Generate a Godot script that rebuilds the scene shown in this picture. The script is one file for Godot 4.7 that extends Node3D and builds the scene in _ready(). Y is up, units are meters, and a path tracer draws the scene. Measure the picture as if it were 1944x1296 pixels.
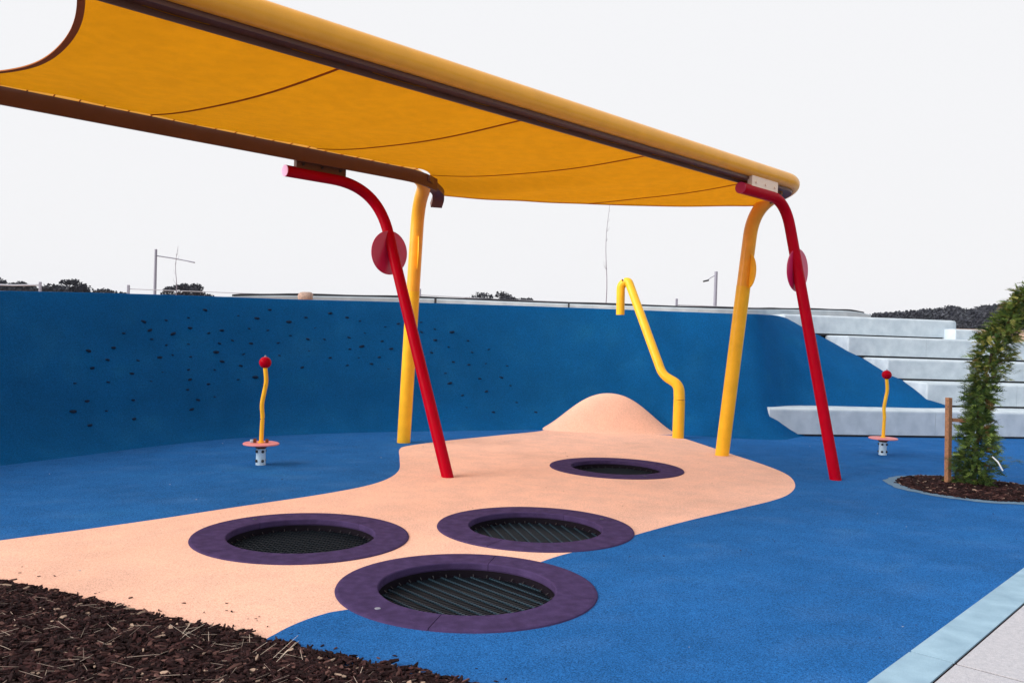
extends Node3D

# ------------------------------------------------------------------ materials and textures
var M := {}
var rng := RandomNumberGenerator.new()
const AL := Vector2(0.6996, -0.7145)     # along the shade roof, away from the viewer (x, z)
const AC := Vector2(-0.7145, -0.6996)    # across the shade roof

func lin(r: float, g: float, b: float) -> Color:
	return Color(r, g, b).linear_to_srgb()

# grey noise picture used as a tint: cloudy part plus grain, around the given mean
func tint_tex(size: int, seed_: int, freq: float, cloud: float, grain: float, warm: float = 0.0, fleck: float = 0.0, fleck_to: float = 0.4, mean: float = 0.86) -> ImageTexture:
	var n := FastNoiseLite.new()
	n.seed = seed_
	n.frequency = freq
	n.fractal_octaves = 5
	var a := n.get_seamless_image(size, size)
	a.convert(Image.FORMAT_L8)
	var src := a.get_data()
	var out := PackedByteArray()
	out.resize(size * size * 3)
	var r := RandomNumberGenerator.new()
	r.seed = seed_ * 7 + 3
	for i in size * size:
		var v := mean + cloud * (src[i] / 255.0 - 0.5) + grain * (r.randf() - 0.5)
		if fleck > 0.0 and r.randf() < fleck:
			v *= fleck_to
		v = clampf(v, 0.0, 1.0)
		var w := warm * (src[i] / 255.0 - 0.5)
		out[i * 3] = int(clampf(v + w, 0, 1) * 255)
		out[i * 3 + 1] = int(v * 255)
		out[i * 3 + 2] = int(clampf(v - w, 0, 1) * 255)
	var im := Image.create_from_data(size, size, false, Image.FORMAT_RGB8, out)
	im.generate_mipmaps()
	return ImageTexture.create_from_image(im)

func std(c: Color, rough: float, spec := 0.5) -> StandardMaterial3D:
	var m := StandardMaterial3D.new()
	m.albedo_color = c
	m.roughness = rough
	m.metallic_specular = spec
	m.cull_mode = BaseMaterial3D.CULL_DISABLED
	return m

func textured(c: Color, rough: float, spec: float, t: Texture2D, per_metre: float) -> StandardMaterial3D:
	var m := std(c, rough, spec)
	m.albedo_texture = t
	m.uv1_triplanar = true
	m.uv1_world_triplanar = true
	m.uv1_scale = Vector3.ONE * per_metre
	return m

func make_materials() -> void:
	var grain := tint_tex(1024, 11, 0.012, 0.08, 0.46, 0.0, 0.02, 0.6)
	var grain_peach := tint_tex(1024, 12, 0.010, 0.06, 0.20, 0.02, 0.10, 0.84, 0.93)
	var conc := tint_tex(1024, 13, 0.006, 0.14, 0.06, 0.02, 0.004, 0.75)
	var aggregate := tint_tex(1024, 14, 0.03, 0.08, 0.22, 0.01, 0.03, 0.7)
	var ringt := tint_tex(512, 15, 0.02, 0.22, 0.14)
	var cloth := tint_tex(1024, 16, 0.008, 0.06, 0.16)
	var wood := tint_tex(512, 17, 0.02, 0.3, 0.12, 0.03)
	var scuff := tint_tex(512, 18, 0.012, 0.09, 0.02, 0.0, 0.0, 0.4, 0.95)
	M.blue = textured(lin(0.085, 0.185, 0.485), 0.9, 0.1, grain, 0.26)
	M.blue.vertex_color_use_as_albedo = true
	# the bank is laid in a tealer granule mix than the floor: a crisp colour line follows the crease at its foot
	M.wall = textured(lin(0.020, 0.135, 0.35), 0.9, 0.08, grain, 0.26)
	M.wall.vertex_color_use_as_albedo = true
	M.peach = textured(lin(0.965, 0.58, 0.44), 0.9, 0.2, grain_peach, 0.26)
	M.peach.vertex_color_use_as_albedo = true
	M.concrete = textured(lin(0.66, 0.77, 0.86), 0.85, 0.3, conc, 0.5)
	M.kerb = textured(lin(0.37, 0.57, 0.73), 0.8, 0.3, conc, 0.6)
	M.paving = textured(lin(0.62, 0.63, 0.69), 0.85, 0.3, aggregate, 0.8)
	M.ring = textured(lin(0.076, 0.049, 0.135), 0.85, 0.12, ringt, 0.9)
	M.worn = textured(lin(0.17, 0.29, 0.42), 0.9, 0.3, aggregate, 1.0)
	M.yellow = textured(lin(0.98, 0.53, 0.03), 0.28, 0.3, scuff, 0.7)
	M.rail = textured(lin(0.96, 0.44, 0.035), 0.3, 0.4, scuff, 0.7)
	M.red = textured(lin(0.42, 0.001, 0.013), 0.25, 0.11, scuff, 0.7)
	M.disc = textured(lin(0.57, 0.014, 0.10), 0.3, 0.55, scuff, 0.7)
	M.cream = std(lin(0.85, 0.66, 0.52), 0.5, 0.4)
	M.cap = std(lin(0.80, 0.40, 0.62), 0.4, 0.5)  # pale pink puts the sun on the left end cap into its colour
	M.flange = textured(lin(0.12, 0.045, 0.026), 0.4, 0.4, scuff, 1.0)
	M.fabric = textured(lin(0.95, 0.45, 0.018), 0.9, 0.2, cloth, 0.6)
	M.fabric.backlight_enabled = true
	M.fabric.backlight = Color(1.0, 0.92, 0.6)
	M.hem = textured(lin(0.50, 0.15, 0.05), 0.9, 0.2, cloth, 2.0)
	M.seam = std(lin(0.36, 0.08, 0.01), 0.9, 0.2)
	M.pink = textured(lin(0.80, 0.26, 0.26), 0.5, 0.5, scuff, 2.0)
	M.white_steel = textured(lin(0.52, 0.70, 0.84), 0.45, 0.5, scuff, 2.0)
	M.black = std(lin(0.010, 0.011, 0.016), 0.45, 0.5)
	M.slat = std(lin(0.006, 0.010, 0.015), 0.5, 0.25)
	M.cable = std(lin(0.020, 0.042, 0.062), 0.4, 0.35)
	M.pit = std(lin(0.010, 0.008, 0.012), 0.95, 0.05)
	M.chrome = std(lin(0.035, 0.035, 0.04), 0.35, 0.4)
	M.rust = textured(lin(0.22, 0.07, 0.03), 0.8, 0.3, wood, 4.0)
	M.hold = std(lin(0.006, 0.020, 0.050), 0.7, 0.2)
	M.soil = textured(lin(0.024, 0.010, 0.010), 0.95, 0.2, wood, 1.5)
	M.chip = std(Color(1, 1, 1), 0.85, 0.25)
	M.chip.vertex_color_use_as_albedo = true
	M.field = textured(lin(0.60, 0.42, 0.32), 0.95, 0.1, wood, 0.03)
	M.earth = textured(lin(0.20, 0.15, 0.11), 0.95, 0.1, wood, 0.05)
	M.timber = textured(lin(0.40, 0.20, 0.11), 0.8, 0.3, wood, 3.0)
	M.steel = std(lin(0.22, 0.23, 0.30), 0.5, 0.5)
	M.wire = std(lin(0.35, 0.36, 0.42), 0.5, 0.5)
	M.pipe = std(lin(0.012, 0.014, 0.022), 0.5, 0.5)
	M.rock = textured(lin(0.55, 0.40, 0.34), 0.9, 0.3, wood, 2.5)
	M.bark = textured(lin(0.10, 0.07, 0.06), 0.9, 0.2, wood, 1.0)
	M.twig = std(lin(0.22, 0.20, 0.24), 0.9, 0.2)
	M.bush_leaf = std(Color(1, 1, 1), 0.8, 0.2)
	M.bush_leaf.vertex_color_use_as_albedo = true
	M.leaf = std(Color(1, 1, 1), 0.6, 0.35)
	M.leaf.vertex_color_use_as_albedo = true
	M.leaf.backlight_enabled = true
	M.leaf.backlight = Color(0.35, 0.4, 0.2)
	M.strap = std(lin(0.75, 0.80, 0.86), 0.6, 0.4)

# ------------------------------------------------------------------ mesh helpers
class Mesher:
	var v := PackedVector3Array()
	var n := PackedVector3Array()
	var c := PackedColorArray()
	var ix := PackedInt32Array()
	func vert(p: Vector3, nn: Vector3, col := Color(1, 1, 1)) -> int:
		v.append(p); n.append(nn); c.append(col)
		return v.size() - 1
	func tri(a: int, b: int, d: int) -> void:
		# keep the winding in step with the normals: front faces run clockwise
		var fn := (v[b] - v[a]).cross(v[d] - v[a])
		if fn.dot(n[a] + n[b] + n[d]) > 0.0:
			ix.append(a); ix.append(d); ix.append(b)
		else:
			ix.append(a); ix.append(b); ix.append(d)
	func flat(a: Vector3, b: Vector3, d: Vector3, toward: Vector3, col := Color(1, 1, 1)) -> void:
		var fn := (b - a).cross(d - a).normalized()
		if fn.dot(toward) < 0.0:
			fn = -fn
		tri(vert(a, fn, col), vert(b, fn, col), vert(d, fn, col))
	func quad(a: Vector3, b: Vector3, d: Vector3, e: Vector3, toward: Vector3, col := Color(1, 1, 1)) -> void:
		flat(a, b, d, toward, col)
		flat(a, d, e, toward, col)
	func done() -> ArrayMesh:
		var arr := []
		arr.resize(Mesh.ARRAY_MAX)
		arr[Mesh.ARRAY_VERTEX] = v
		arr[Mesh.ARRAY_NORMAL] = n
		arr[Mesh.ARRAY_COLOR] = c
		arr[Mesh.ARRAY_INDEX] = ix
		var m := ArrayMesh.new()
		m.add_surface_from_arrays(Mesh.PRIMITIVE_TRIANGLES, arr)
		return m

func box(mb: Mesher, ctr: Vector3, half: Vector3, bas := Basis.IDENTITY, bev := 0.0) -> void:
	# a box with chamfered edges: three nested faces per side
	var ax := [bas.x, bas.y, bas.z]
	var h := [half.x, half.y, half.z]
	for k in 3:
		var i := (k + 1) % 3
		var j := (k + 2) % 3
		for s in [-1.0, 1.0]:
			var o: Vector3 = ctr + ax[k] * (h[k] * s)
			var a: Vector3 = ax[i] * (h[i] - bev)
			var b: Vector3 = ax[j] * (h[j] - bev)
			mb.quad(o - a - b, o + a - b, o + a + b, o - a + b, ax[k] * s)
	if bev > 0.0:
		for k in 3:
			var i := (k + 1) % 3
			var j := (k + 2) % 3
			for si in [-1.0, 1.0]:
				for sj in [-1.0, 1.0]:
					var along: Vector3 = ax[k] * (h[k] - bev)
					var p1: Vector3 = ctr + ax[i] * (h[i] * si) + ax[j] * ((h[j] - bev) * sj)
					var p2: Vector3 = ctr + ax[i] * ((h[i] - bev) * si) + ax[j] * (h[j] * sj)
					mb.quad(p1 - along, p1 + along, p2 + along, p2 - along, ax[i] * si + ax[j] * sj)
		for sx in [-1.0, 1.0]:
			for sy in [-1.0, 1.0]:
				for sz in [-1.0, 1.0]:
					var X: Vector3 = ctr + ax[0] * (h[0] * sx) + ax[1] * ((h[1] - bev) * sy) + ax[2] * ((h[2] - bev) * sz)
					var Y: Vector3 = ctr + ax[0] * ((h[0] - bev) * sx) + ax[1] * (h[1] * sy) + ax[2] * ((h[2] - bev) * sz)
					var Z: Vector3 = ctr + ax[0] * ((h[0] - bev) * sx) + ax[1] * ((h[1] - bev) * sy) + ax[2] * (h[2] * sz)
					mb.flat(X, Y, Z, ax[0] * sx + ax[1] * sy + ax[2] * sz)

func rounded(pts: Array, radii: Array, steps := 9) -> PackedVector3Array:
	# a polyline whose corners are swept round (radii[k] is the length taken from each side of corner k)
	var out := PackedVector3Array()
	for k in pts.size():
		var p: Vector3 = pts[k]
		if k == 0 or k == pts.size() - 1 or radii[k] <= 0.0:
			out.append(p)
			continue
		var a: Vector3 = p + (pts[k - 1] - p).normalized() * radii[k]
		var b: Vector3 = p + (pts[k + 1] - p).normalized() * radii[k]
		for i in steps + 1:
			var t := float(i) / steps
			out.append(a.lerp(p, t).lerp(p.lerp(b, t), t))
	return out

func tube(path: PackedVector3Array, rad, sides := 28, caps := true, mb: Mesher = null) -> Mesher:
	if mb == null:
		mb = Mesher.new()
	var n := path.size()
	var up := Vector3.ZERO
	var rows := []
	for i in n:
		var t: Vector3
		if i == 0: t = path[1] - path[0]
		elif i == n - 1: t = path[n - 1] - path[n - 2]
		else: t = (path[i + 1] - path[i]).normalized() + (path[i] - path[i - 1]).normalized()
		t = t.normalized()
		if i == 0:
			up = Vector3.UP if absf(t.y) < 0.9 else Vector3.RIGHT
		up = (up - t * up.dot(t)).normalized()
		var side := t.cross(up)
		var r: float = rad[i] if rad is Array or rad is PackedFloat32Array else rad
		var row := []
		for k in sides:
			var a := TAU * k / sides
			var d := up * cos(a) + side * sin(a)
			row.append(mb.vert(path[i] + d * r, d))
		rows.append(row)
		if caps and (i == 0 or i == n - 1):
			var nn := -t if i == 0 else t
			var ctr := mb.vert(path[i], nn)
			var ring := []
			for k in sides:
				var a := TAU * k / sides
				ring.append(mb.vert(path[i] + (up * cos(a) + side * sin(a)) * r, nn))
			for k in sides:
				mb.tri(ctr, ring[k], ring[(k + 1) % sides])
	for i in n - 1:
		for k in sides:
			var k2 := (k + 1) % sides
			mb.tri(rows[i][k], rows[i + 1][k], rows[i + 1][k2])
			mb.tri(rows[i][k], rows[i + 1][k2], rows[i][k2])
	return mb

func bar_sweep(path: PackedVector3Array, w: float, h: float) -> Mesher:
	# a flat bar (w across, h high) along a path, flat shaded
	var mb := Mesher.new()
	var prev := []
	for i in path.size():
		var t := (path[mini(i + 1, path.size() - 1)] - path[maxi(i - 1, 0)]).normalized()
		var side := t.cross(Vector3.UP).normalized()
		var up := side.cross(t)
		var row := [path[i] - side * w / 2 - up * h / 2, path[i] + side * w / 2 - up * h / 2, path[i] + side * w / 2 + up * h / 2, path[i] - side * w / 2 + up * h / 2]
		var nn := [-up, side, up, -side]
		if i > 0:
			for k in 4:
				var k2 := (k + 1) % 4
				mb.quad(prev[k], row[k], row[k2], prev[k2], nn[k])
		if i == 0 or i == path.size() - 1:
			mb.quad(row[0], row[1], row[2], row[3], -t if i == 0 else t)
		prev = row
	return mb

func lathe(mb: Mesher, prof: Array, a0 := 0.0, a1 := TAU, seg := 48, at := Vector3.ZERO, closed_ends := false) -> void:
	# prof: Vector2(radius, height); every face band gets its own normal
	for i in prof.size() - 1:
		var p: Vector2 = prof[i]
		var q: Vector2 = prof[i + 1]
		var d := (q - p).normalized()
		var nr := Vector2(d.y, -d.x)
		var prev := []
		for k in seg + 1:
			var a := lerpf(a0, a1, float(k) / seg)
			var o := Vector3(cos(a), 0, sin(a))
			var nn := o * nr.x + Vector3.UP * nr.y
			var row := [mb.vert(at + o * p.x + Vector3.UP * p.y, nn), mb.vert(at + o * q.x + Vector3.UP * q.y, nn)]
			if k > 0:
				mb.tri(prev[0], prev[1], row[1])
				mb.tri(prev[0], row[1], row[0])
			prev = row
	if closed_ends:
		for a in [a0, a1]:
			var o := Vector3(cos(a), 0, sin(a))
			var nn := Vector3(-sin(a), 0, cos(a)) * (-1.0 if a == a0 else 1.0)
			for i in range(1, prof.size() - 1):
				var tri_pts := []
				for k in [0, i, i + 1]:
					tri_pts.append(at + o * prof[k].x + Vector3.UP * prof[k].y)
				mb.flat(tri_pts[0], tri_pts[1], tri_pts[2], nn)

func ball(mb: Mesher, at: Vector3, r: Vector3, seg := 24, rows := 14) -> void:
	var grid := []
	for i in rows + 1:
		var th := PI * i / rows
		var row := []
		for k in seg + 1:
			var a := TAU * k / seg
			var d := Vector3(sin(th) * cos(a), cos(th), sin(th) * sin(a))
			row.append(mb.vert(at + d * r, (d / r).normalized()))
		grid.append(row)
	for i in rows:
		for k in seg:
			mb.tri(grid[i][k], grid[i + 1][k], grid[i + 1][k + 1])
			mb.tri(grid[i][k], grid[i + 1][k + 1], grid[i][k + 1])

var taken := {}
func numbered(called: String) -> String:
	if not taken.has(called):
		taken[called] = 0
		return called
	taken[called] += 1
	return "%s_%03d" % [called, taken[called]]

func thing(called: String, label: String, category: String, at := Vector3.ZERO, group := "") -> Node3D:
	var o := Node3D.new()
	o.name = numbered(called)
	add_child(o)
	o.position = at
	o.set_meta("label", label)
	o.set_meta("category", category)
	if group != "":
		o.set_meta("group", group)
	return o

func part(called: String, mb, mat: Material, parent: Node3D, at := Vector3.ZERO) -> MeshInstance3D:
	var o := MeshInstance3D.new()
	o.name = called
	o.mesh = mb.done() if mb is Mesher else mb
	o.material_override = mat
	parent.add_child(o, true)
	o.position = at
	return o

func structure(called: String, mb, mat: Material, label: String, category: String) -> MeshInstance3D:
	var o := part(numbered(called), mb, mat, self)
	o.set_meta("kind", "structure")
	o.set_meta("label", label)
	o.set_meta("category", category)
	return o

func scatter(called: String, mesh: Mesh, mat: Material, xf: Array, cols: Array, parent: Node3D) -> MultiMeshInstance3D:
	var mm := MultiMesh.new()
	mm.transform_format = MultiMesh.TRANSFORM_3D
	mm.use_colors = true
	mm.mesh = mesh
	mm.instance_count = xf.size()
	for i in xf.size():
		mm.set_instance_transform(i, xf[i])
		mm.set_instance_color(i, cols[i])
	var o := MultiMeshInstance3D.new()
	o.name = called
	o.multimesh = mm
	o.material_override = mat
	parent.add_child(o, true)
	o.set_meta("kind", "stuff")
	return o

# ------------------------------------------------------------------ layout data (metres; plan points are x and distance)
const WB := [-7.2, 4.6, -6.15, 6.3, -5.45, 7.8, -5.07, 8.66, -4.67, 9.45, -4.2, 10.41, -3.56, 11.36, -2.68, 12.08, -1.66, 12.63, -0.53, 13.1, 0.4, 13.5, 1.5, 13.68, 2.4, 13.52, 3.1, 13.34, 3.7, 13.2, 4.2, 13.25, 4.8, 13.93, 5.3, 14.3, 6.3, 14.5, 7.7, 14.75, 8.9, 15.8]
const WT := [-8.05, 5.13, -7.03, 6.78, -6.36, 8.22, -5.97, 9.09, -5.57, 9.9, -5.06, 10.91, -4.3, 12.03, -3.24, 12.91, -2.09, 13.53, -0.75, 14.1, 0.3, 14.4, 1.5, 14.55, 2.4, 14.55, 3.1, 14.5, 3.65, 14.5, 4.05, 14.62, 4.3, 14.95, 4.55, 15.4, 4.95, 16.1, 5.4, 17.05, 5.9, 18.05]
const WH := [1.76, 1.76, 1.765, 1.751, 1.778, 1.82, 1.857, 1.879, 1.908, 1.93, 1.94, 1.941, 1.937, 1.932, 1.93, 1.937, 1.946, 1.955, 1.965, 1.95, 1.86]
const WBH := [0, 0, 0, 0, 0, 0, 0, 0, 0, 0, 0, 0, 0, 0, 0, 0, -0.02, 0.15, 0.3, 0.3, 0.15]
const QS := [0.0, 0.05, 0.1, 0.15, 0.2, 0.25, 0.3, 0.97, 1.0]
const QR := [0.0, 0.09, 0.18, 0.27, 0.35, 0.42, 0.48, 0.975, 1.0]
const QK := [0.0, 0.009, 0.034, 0.076, 0.128, 0.19, 0.26, 0.975, 1.0]
const HOLDS := [6.0,0.901,5.8,0.846,6.35,0.866,6.7,0.915,6.55,0.851,5.55,0.826,5.3,0.816,6.9,0.831,7.1,0.866,7.4,0.901,7.6,0.871,7.75,0.846,5.05,0.742,5.35,0.761,5.8,0.776,6.0,0.742,6.15,0.761,6.45,0.776,6.65,0.766,7.2,0.791,5.6,0.737,5.35,0.702,6.9,0.732,7.1,0.707,7.3,0.707,7.6,0.722,7.8,0.756,5.75,0.667,5.5,0.662,6.1,0.672,6.25,0.692,6.45,0.672,6.75,0.677,4.6,0.637,4.9,0.652,4.8,0.578,5.15,0.568,5.4,0.583,5.55,0.597,5.75,0.583,6.05,0.612,6.35,0.597,6.75,0.588,7.1,0.622,7.6,0.637,7.75,0.657,7.35,0.573,7.7,0.573,7.55,0.518,7.0,0.503,6.1,0.548,6.3,0.518,4.6,0.533,5.05,0.488,5.4,0.488,5.7,0.498,6.0,0.493,4.35,0.448,4.75,0.443,5.25,0.434,5.7,0.434,5.9,0.399,6.25,0.424,6.45,0.438,5.65,0.369,5.0,0.324,4.45,0.339,5.75,0.299,5.95,0.314,4.65,0.279,4.25,0.289,5.65,0.255,4.95,0.23,4.4,0.22,8.05,0.806,8.2,0.831,8.45,0.846,8.45,0.771,8.6,0.796,8.8,0.776,8.0,0.697,8.6,0.712,9.0,0.712,8.1,0.642,8.55,0.617,8.75,0.662,9.3,0.647,9.05,0.622,7.95,0.578,7.85,0.528,8.05,0.493,8.8,0.548,9.0,0.528,9.25,0.538,9.6,0.523,8.7,0.463,9.15,0.424,9.5,0.434,8.75,0.389,9.65,0.374,9.25,0.329,8.9,0.299,8.95,0.23,9.35,0.2,9.75,0.26,10.05,0.2]
const RINGS := [[-0.2141, -5.0622, 49.0, 12.0], [-1.4536, -6.1828, -32.0, 40.0], [0.2283, -6.7061, 76.0, 28.0], [1.236, -9.88, 20.0, 60.0]]
const RING_R := 0.7616

func cr(a: float, b: float, c: float, d: float, t: float) -> float:
	return 0.5 * (2.0 * b + (c - a) * t + (2.0 * a - 5.0 * b + 4.0 * c - d) * t * t + (3.0 * b - a - 3.0 * c + d) * t * t * t)

func along(arr: Array, stride: int, off: int, s: float) -> float:
	var n := arr.size() / stride
	var i := clampi(int(floor(s)), 0, n - 2)
	return cr(arr[maxi(i - 1, 0) * stride + off], arr[i * stride + off], arr[(i + 1) * stride + off], arr[mini(i + 2, n - 1) * stride + off], s - i)

func table(xs: Array, ys: Array, x: float) -> float:
	for i in xs.size() - 1:
		if x <= xs[i + 1]:
			return lerpf(ys[i], ys[i + 1], (x - xs[i]) / (xs[i + 1] - xs[i]))
	return ys[-1]

func wall_point(s: float, q: float) -> Vector3:
	var l := clampf((s - 15.0) / 2.5, 0.0, 1.0)
	var rr := table(QS, QR, q)
	var kk := lerpf(table(QS, QK, q), rr, l)
	var b0 := along(WBH, 1, 0, s)
	return Vector3(lerpf(along(WB, 2, 0, s), along(WT, 2, 0, s), rr), lerpf(b0, along(WH, 1, 0, s), kk), -lerpf(along(WB, 2, 1, s), along(WT, 2, 1, s), rr))

func wall_normal(s: float, q: float) -> Vector3:
	var a := wall_point(s + 0.05, q) - wall_point(s - 0.05, q)
	var b := wall_point(s, minf(q + 0.02, 1.0)) - wall_point(s, maxf(q - 0.02, 0.0))
	var n := a.cross(b).normalized()
	return n if n.y > 0.0 else -n

func roof(u: float, v: float, y: float) -> Vector3:
	var q := AL * u + AC * v
	return Vector3(q.x, y, q.y)

func smooth_line(pts: Array, steps := 6) -> PackedVector2Array:
	var out := PackedVector2Array()
	for i in pts.size() - 1:
		var p0: Vector2 = pts[maxi(i - 1, 0)]
		var p1: Vector2 = pts[i]
		var p2: Vector2 = pts[i + 1]
		var p3: Vector2 = pts[mini(i + 2, pts.size() - 1)]
		for k in steps:
			var t := float(k) / steps
			out.append(Vector2(cr(p0.x, p1.x, p2.x, p3.x, t), cr(p0.y, p1.y, p2.y, p3.y, t)))
	out.append(pts[-1])
	return out

# ------------------------------------------------------------------ the scene
func _ready() -> void:
	rng.seed = 4242
	# camera
	var cam := Camera3D.new()
	cam.name = "camera"
	var pitch := -0.0100
	var roll := 0.0329
	var fwd := Vector3(0, sin(pitch), -cos(pitch))
	var up0 := Vector3(0, cos(pitch), sin(pitch))
	var rt0 := Vector3.RIGHT
	cam.transform = Transform3D(Basis(rt0 * cos(roll) + up0 * sin(roll), up0 * cos(roll) - rt0 * sin(roll), -fwd), Vector3(0, 1.5, 0))
	cam.fov = 42.884
	cam.far = 3000.0
	cam.near = 0.05
	add_child(cam)
	cam.make_current()
	# sky and exposure
	var env := Environment.new()
	env.background_mode = Environment.BG_SKY
	var sm := ProceduralSkyMaterial.new()
	sm.sky_top_color = Color(0.962, 0.964, 0.975)
	sm.sky_horizon_color = Color(0.966, 0.965, 0.971)
	sm.ground_horizon_color = Color(0.6, 0.58, 0.58)
	sm.ground_bottom_color = Color(0.4, 0.38, 0.38)
	sm.sun_angle_max = 1.0
	var sky := Sky.new()
	sky.sky_material = sm
	env.sky = sky
	env.tonemap_mode = Environment.TONE_MAPPER_LINEAR
	env.background_energy_multiplier = 0.31
	env.tonemap_exposure = 3.22
	env.fog_enabled = true
	env.fog_density = 0.00022
	env.fog_light_color = Color(0.80, 0.82, 0.92)
	env.sdfgi_enabled = true
	env.ssao_enabled = true
	env.ssil_enabled = true
	var we := WorldEnvironment.new()
	we.name = "world_environment"
	we.environment = env
	add_child(we)
	# low veiled sun from behind the viewer's left shoulder
	var sun := DirectionalLight3D.new()
	sun.name = "sun"
	sun.light_energy = 0.5
	sun.light_color = Color(1.0, 0.965, 0.93)
	sun.light_angular_distance = 48.0
	sun.sky_mode = DirectionalLight3D.SKY_MODE_LIGHT_ONLY
	sun.shadow_enabled = true
	add_child(sun)
	sun.look_at_from_position(Vector3(-0.84, 0.42, 0.36) * 10.0, Vector3.ZERO)

	make_materials()
	build_ground()
	build_wall()
	build_terrain()
	build_tiers()
	build_kerb_and_paving()
	for k in RINGS.size():
		build_trampoline(k)
	build_shade()
	build_mound_and_rail()
	build_spinner("yellow wavy standing spinner with red ball, in front of the climbing holds", Vector3(-2.65, 0, -9.29), true, 0.0)
	build_spinner("yellow wavy standing spinner with red ball, in front of the concrete tiers", Vector3(5.12, 0, -11.87), false, 0.12)
	build_mulch()
	build_young_tree()
	build_upper_edge()
	build_far()
	build_litter()

# ------------------------------------------------------------------ ground
func in_circle_poly(c: Vector2, r: float, seg := 56) -> PackedVector2Array:
	var o := PackedVector2Array()
	for k in seg:
		var a := TAU * k / seg
		o.append(c + Vector2(cos(a), sin(a)) * r)
	return o

func area(p: PackedVector2Array) -> float:
	var s := 0.0
	for i in p.size():
		var q := p[(i + 1) % p.size()]
		s += p[i].x * q.y - q.x * p[i].y
	return absf(s) / 2.0

func build_ground() -> void:
	# outline of the soft rubber floor (x, z)
	var outline := PackedVector2Array()
	outline.append(Vector2(-9.0, -0.8))
	outline.append(Vector2(-9.0, -3.4))
	for i in 17:
		var b := Vector2(WB[i * 2], -WB[i * 2 + 1])
		var t := Vector2(WT[i * 2], -WT[i * 2 + 1])
		outline.append(b.lerp(t, 0.25))
	outline.append(Vector2(5.35, -14.05))
	outline.append(Vector2(8.65, -14.7))
	outline.append(Vector2(14.0, -15.7))
	outline.append(Vector2(12.4, -15.56))
	outline.append(Vector2(1.63, -3.84))
	outline.append(Vector2(-1.16, -0.8))
	var peach_pts := [Vector2(-6.4, -2.7), Vector2(-4.4, -4.75), Vector2(-3.38, -5.8), Vector2(-3.03, -6.15), Vector2(-2.64, -6.58), Vector2(-2.21, -7.11), Vector2(-1.7, -7.71), Vector2(-1.36, -8.22), Vector2(-1.2, -8.68), Vector2(-1.16, -9.25), Vector2(-1.26, -10.07), Vector2(-1.36, -10.85), Vector2(-1.28, -11.22), Vector2(-0.83, -11.86), Vector2(-0.2, -12.6), Vector2(0.42, -13.3), Vector2(0.6, -13.65)]
	var right_pts := [Vector2(2.5, -13.4), Vector2(2.66, -12.9), Vector2(2.94, -11.41), Vector2(3.12, -10.46), Vector2(3.16, -9.78), Vector2(3.03, -9.13), Vector2(2.81, -8.61), Vector2(2.53, -8.21), Vector2(2.05, -7.71), Vector2(1.46, -7.11), Vector2(0.98, -6.57), Vector2(0.64, -6.16), Vector2(0.36, -5.87), Vector2(0.1, -5.5), Vector2(-0.3, -4.9), Vector2(-0.83, -4.61), Vector2(-0.95, -4.51), Vector2(-1.04, -4.37), Vector2(-1.1, -4.22), Vector2(-1.14, -4.05), Vector2(-1.2, -3.4), Vector2(-2.4, -2.4)]
	var peach := smooth_line(peach_pts)
	peach.append_array(smooth_line(right_pts))
	var holes := []
	for r in RINGS:
		holes.append(in_circle_poly(Vector2(r[0], r[1]), 0.74))
	var pit := in_circle_poly(Vector2(4.97, -9.25), 0.72)
	var mb := {"blue": Mesher.new(), "peach": Mesher.new()}
	var noise := FastNoiseLite.new()
	noise.seed = 5
	noise.frequency = 0.55
	noise.fractal_octaves = 4
	var cell := 0.13
	var x := -9.0
	while x < 14.0:
		var z := -15.8
		while z < -0.8:
			var sq := PackedVector2Array([Vector2(x, z), Vector2(x + cell, z), Vector2(x + cell, z + cell), Vector2(x, z + cell)])
			var todo := [sq]
			if not inside_all(sq, outline):
				todo = Geometry2D.intersect_polygons(sq, outline)
			for h in holes + [pit]:
				var c2: Vector2 = (h[0] + h[h.size() / 2]) / 2.0
				if (c2 - Vector2(x + cell / 2, z + cell / 2)).length() < 1.1:
					var next := []
					for p in todo:
						next.append_array(Geometry2D.clip_polygons(p, h))
					todo = next
			for p in todo:
				if p.size() < 3 or area(p) < 1e-6:
					continue
				var pin := Geometry2D.intersect_polygons(p, peach)
				var got := 0.0
				for q in pin:
					got += area(q)
					lay(mb.peach, q, noise)
				if got < area(p) - 1e-5:
					if got < 1e-6:
						lay(mb.blue, p, noise, true)
					else:
						for q in Geometry2D.clip_polygons(p, peach):
							lay(mb.blue, q, noise, true)
			z += cell
		x += cell
	structure("blue_rubber_ground", mb.blue, M.blue, "blue rubber safety surfacing covering the playground floor", "ground")
	structure("peach_rubber_ground", mb.peach, M.peach, "peach rubber surfacing in a curving path round the trampolines", "ground")
	# sub-base well below, out to the horizon
	var base := Mesher.new()
	base.quad(Vector3(-1200, -0.75, 1200), Vector3(1200, -0.75, 1200), Vector3(1200, -0.75, -1200), Vector3(-1200, -0.75, -1200), Vector3.UP)
	structure("ground", base, M.earth, "bare earth below and all around the playground", "ground")

func dust_tint(d: float) -> Color:
	# clean granules to dry dusty ones
	return Color(lerpf(0.30, 0.50, d), lerpf(0.84, 0.96, d), lerpf(0.95, 1.0, d))

func inside_all(sq: PackedVector2Array, poly: PackedVector2Array) -> bool:
	for p in sq:
		if not Geometry2D.is_point_in_polygon(p, poly):
			return false
	return true

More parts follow.
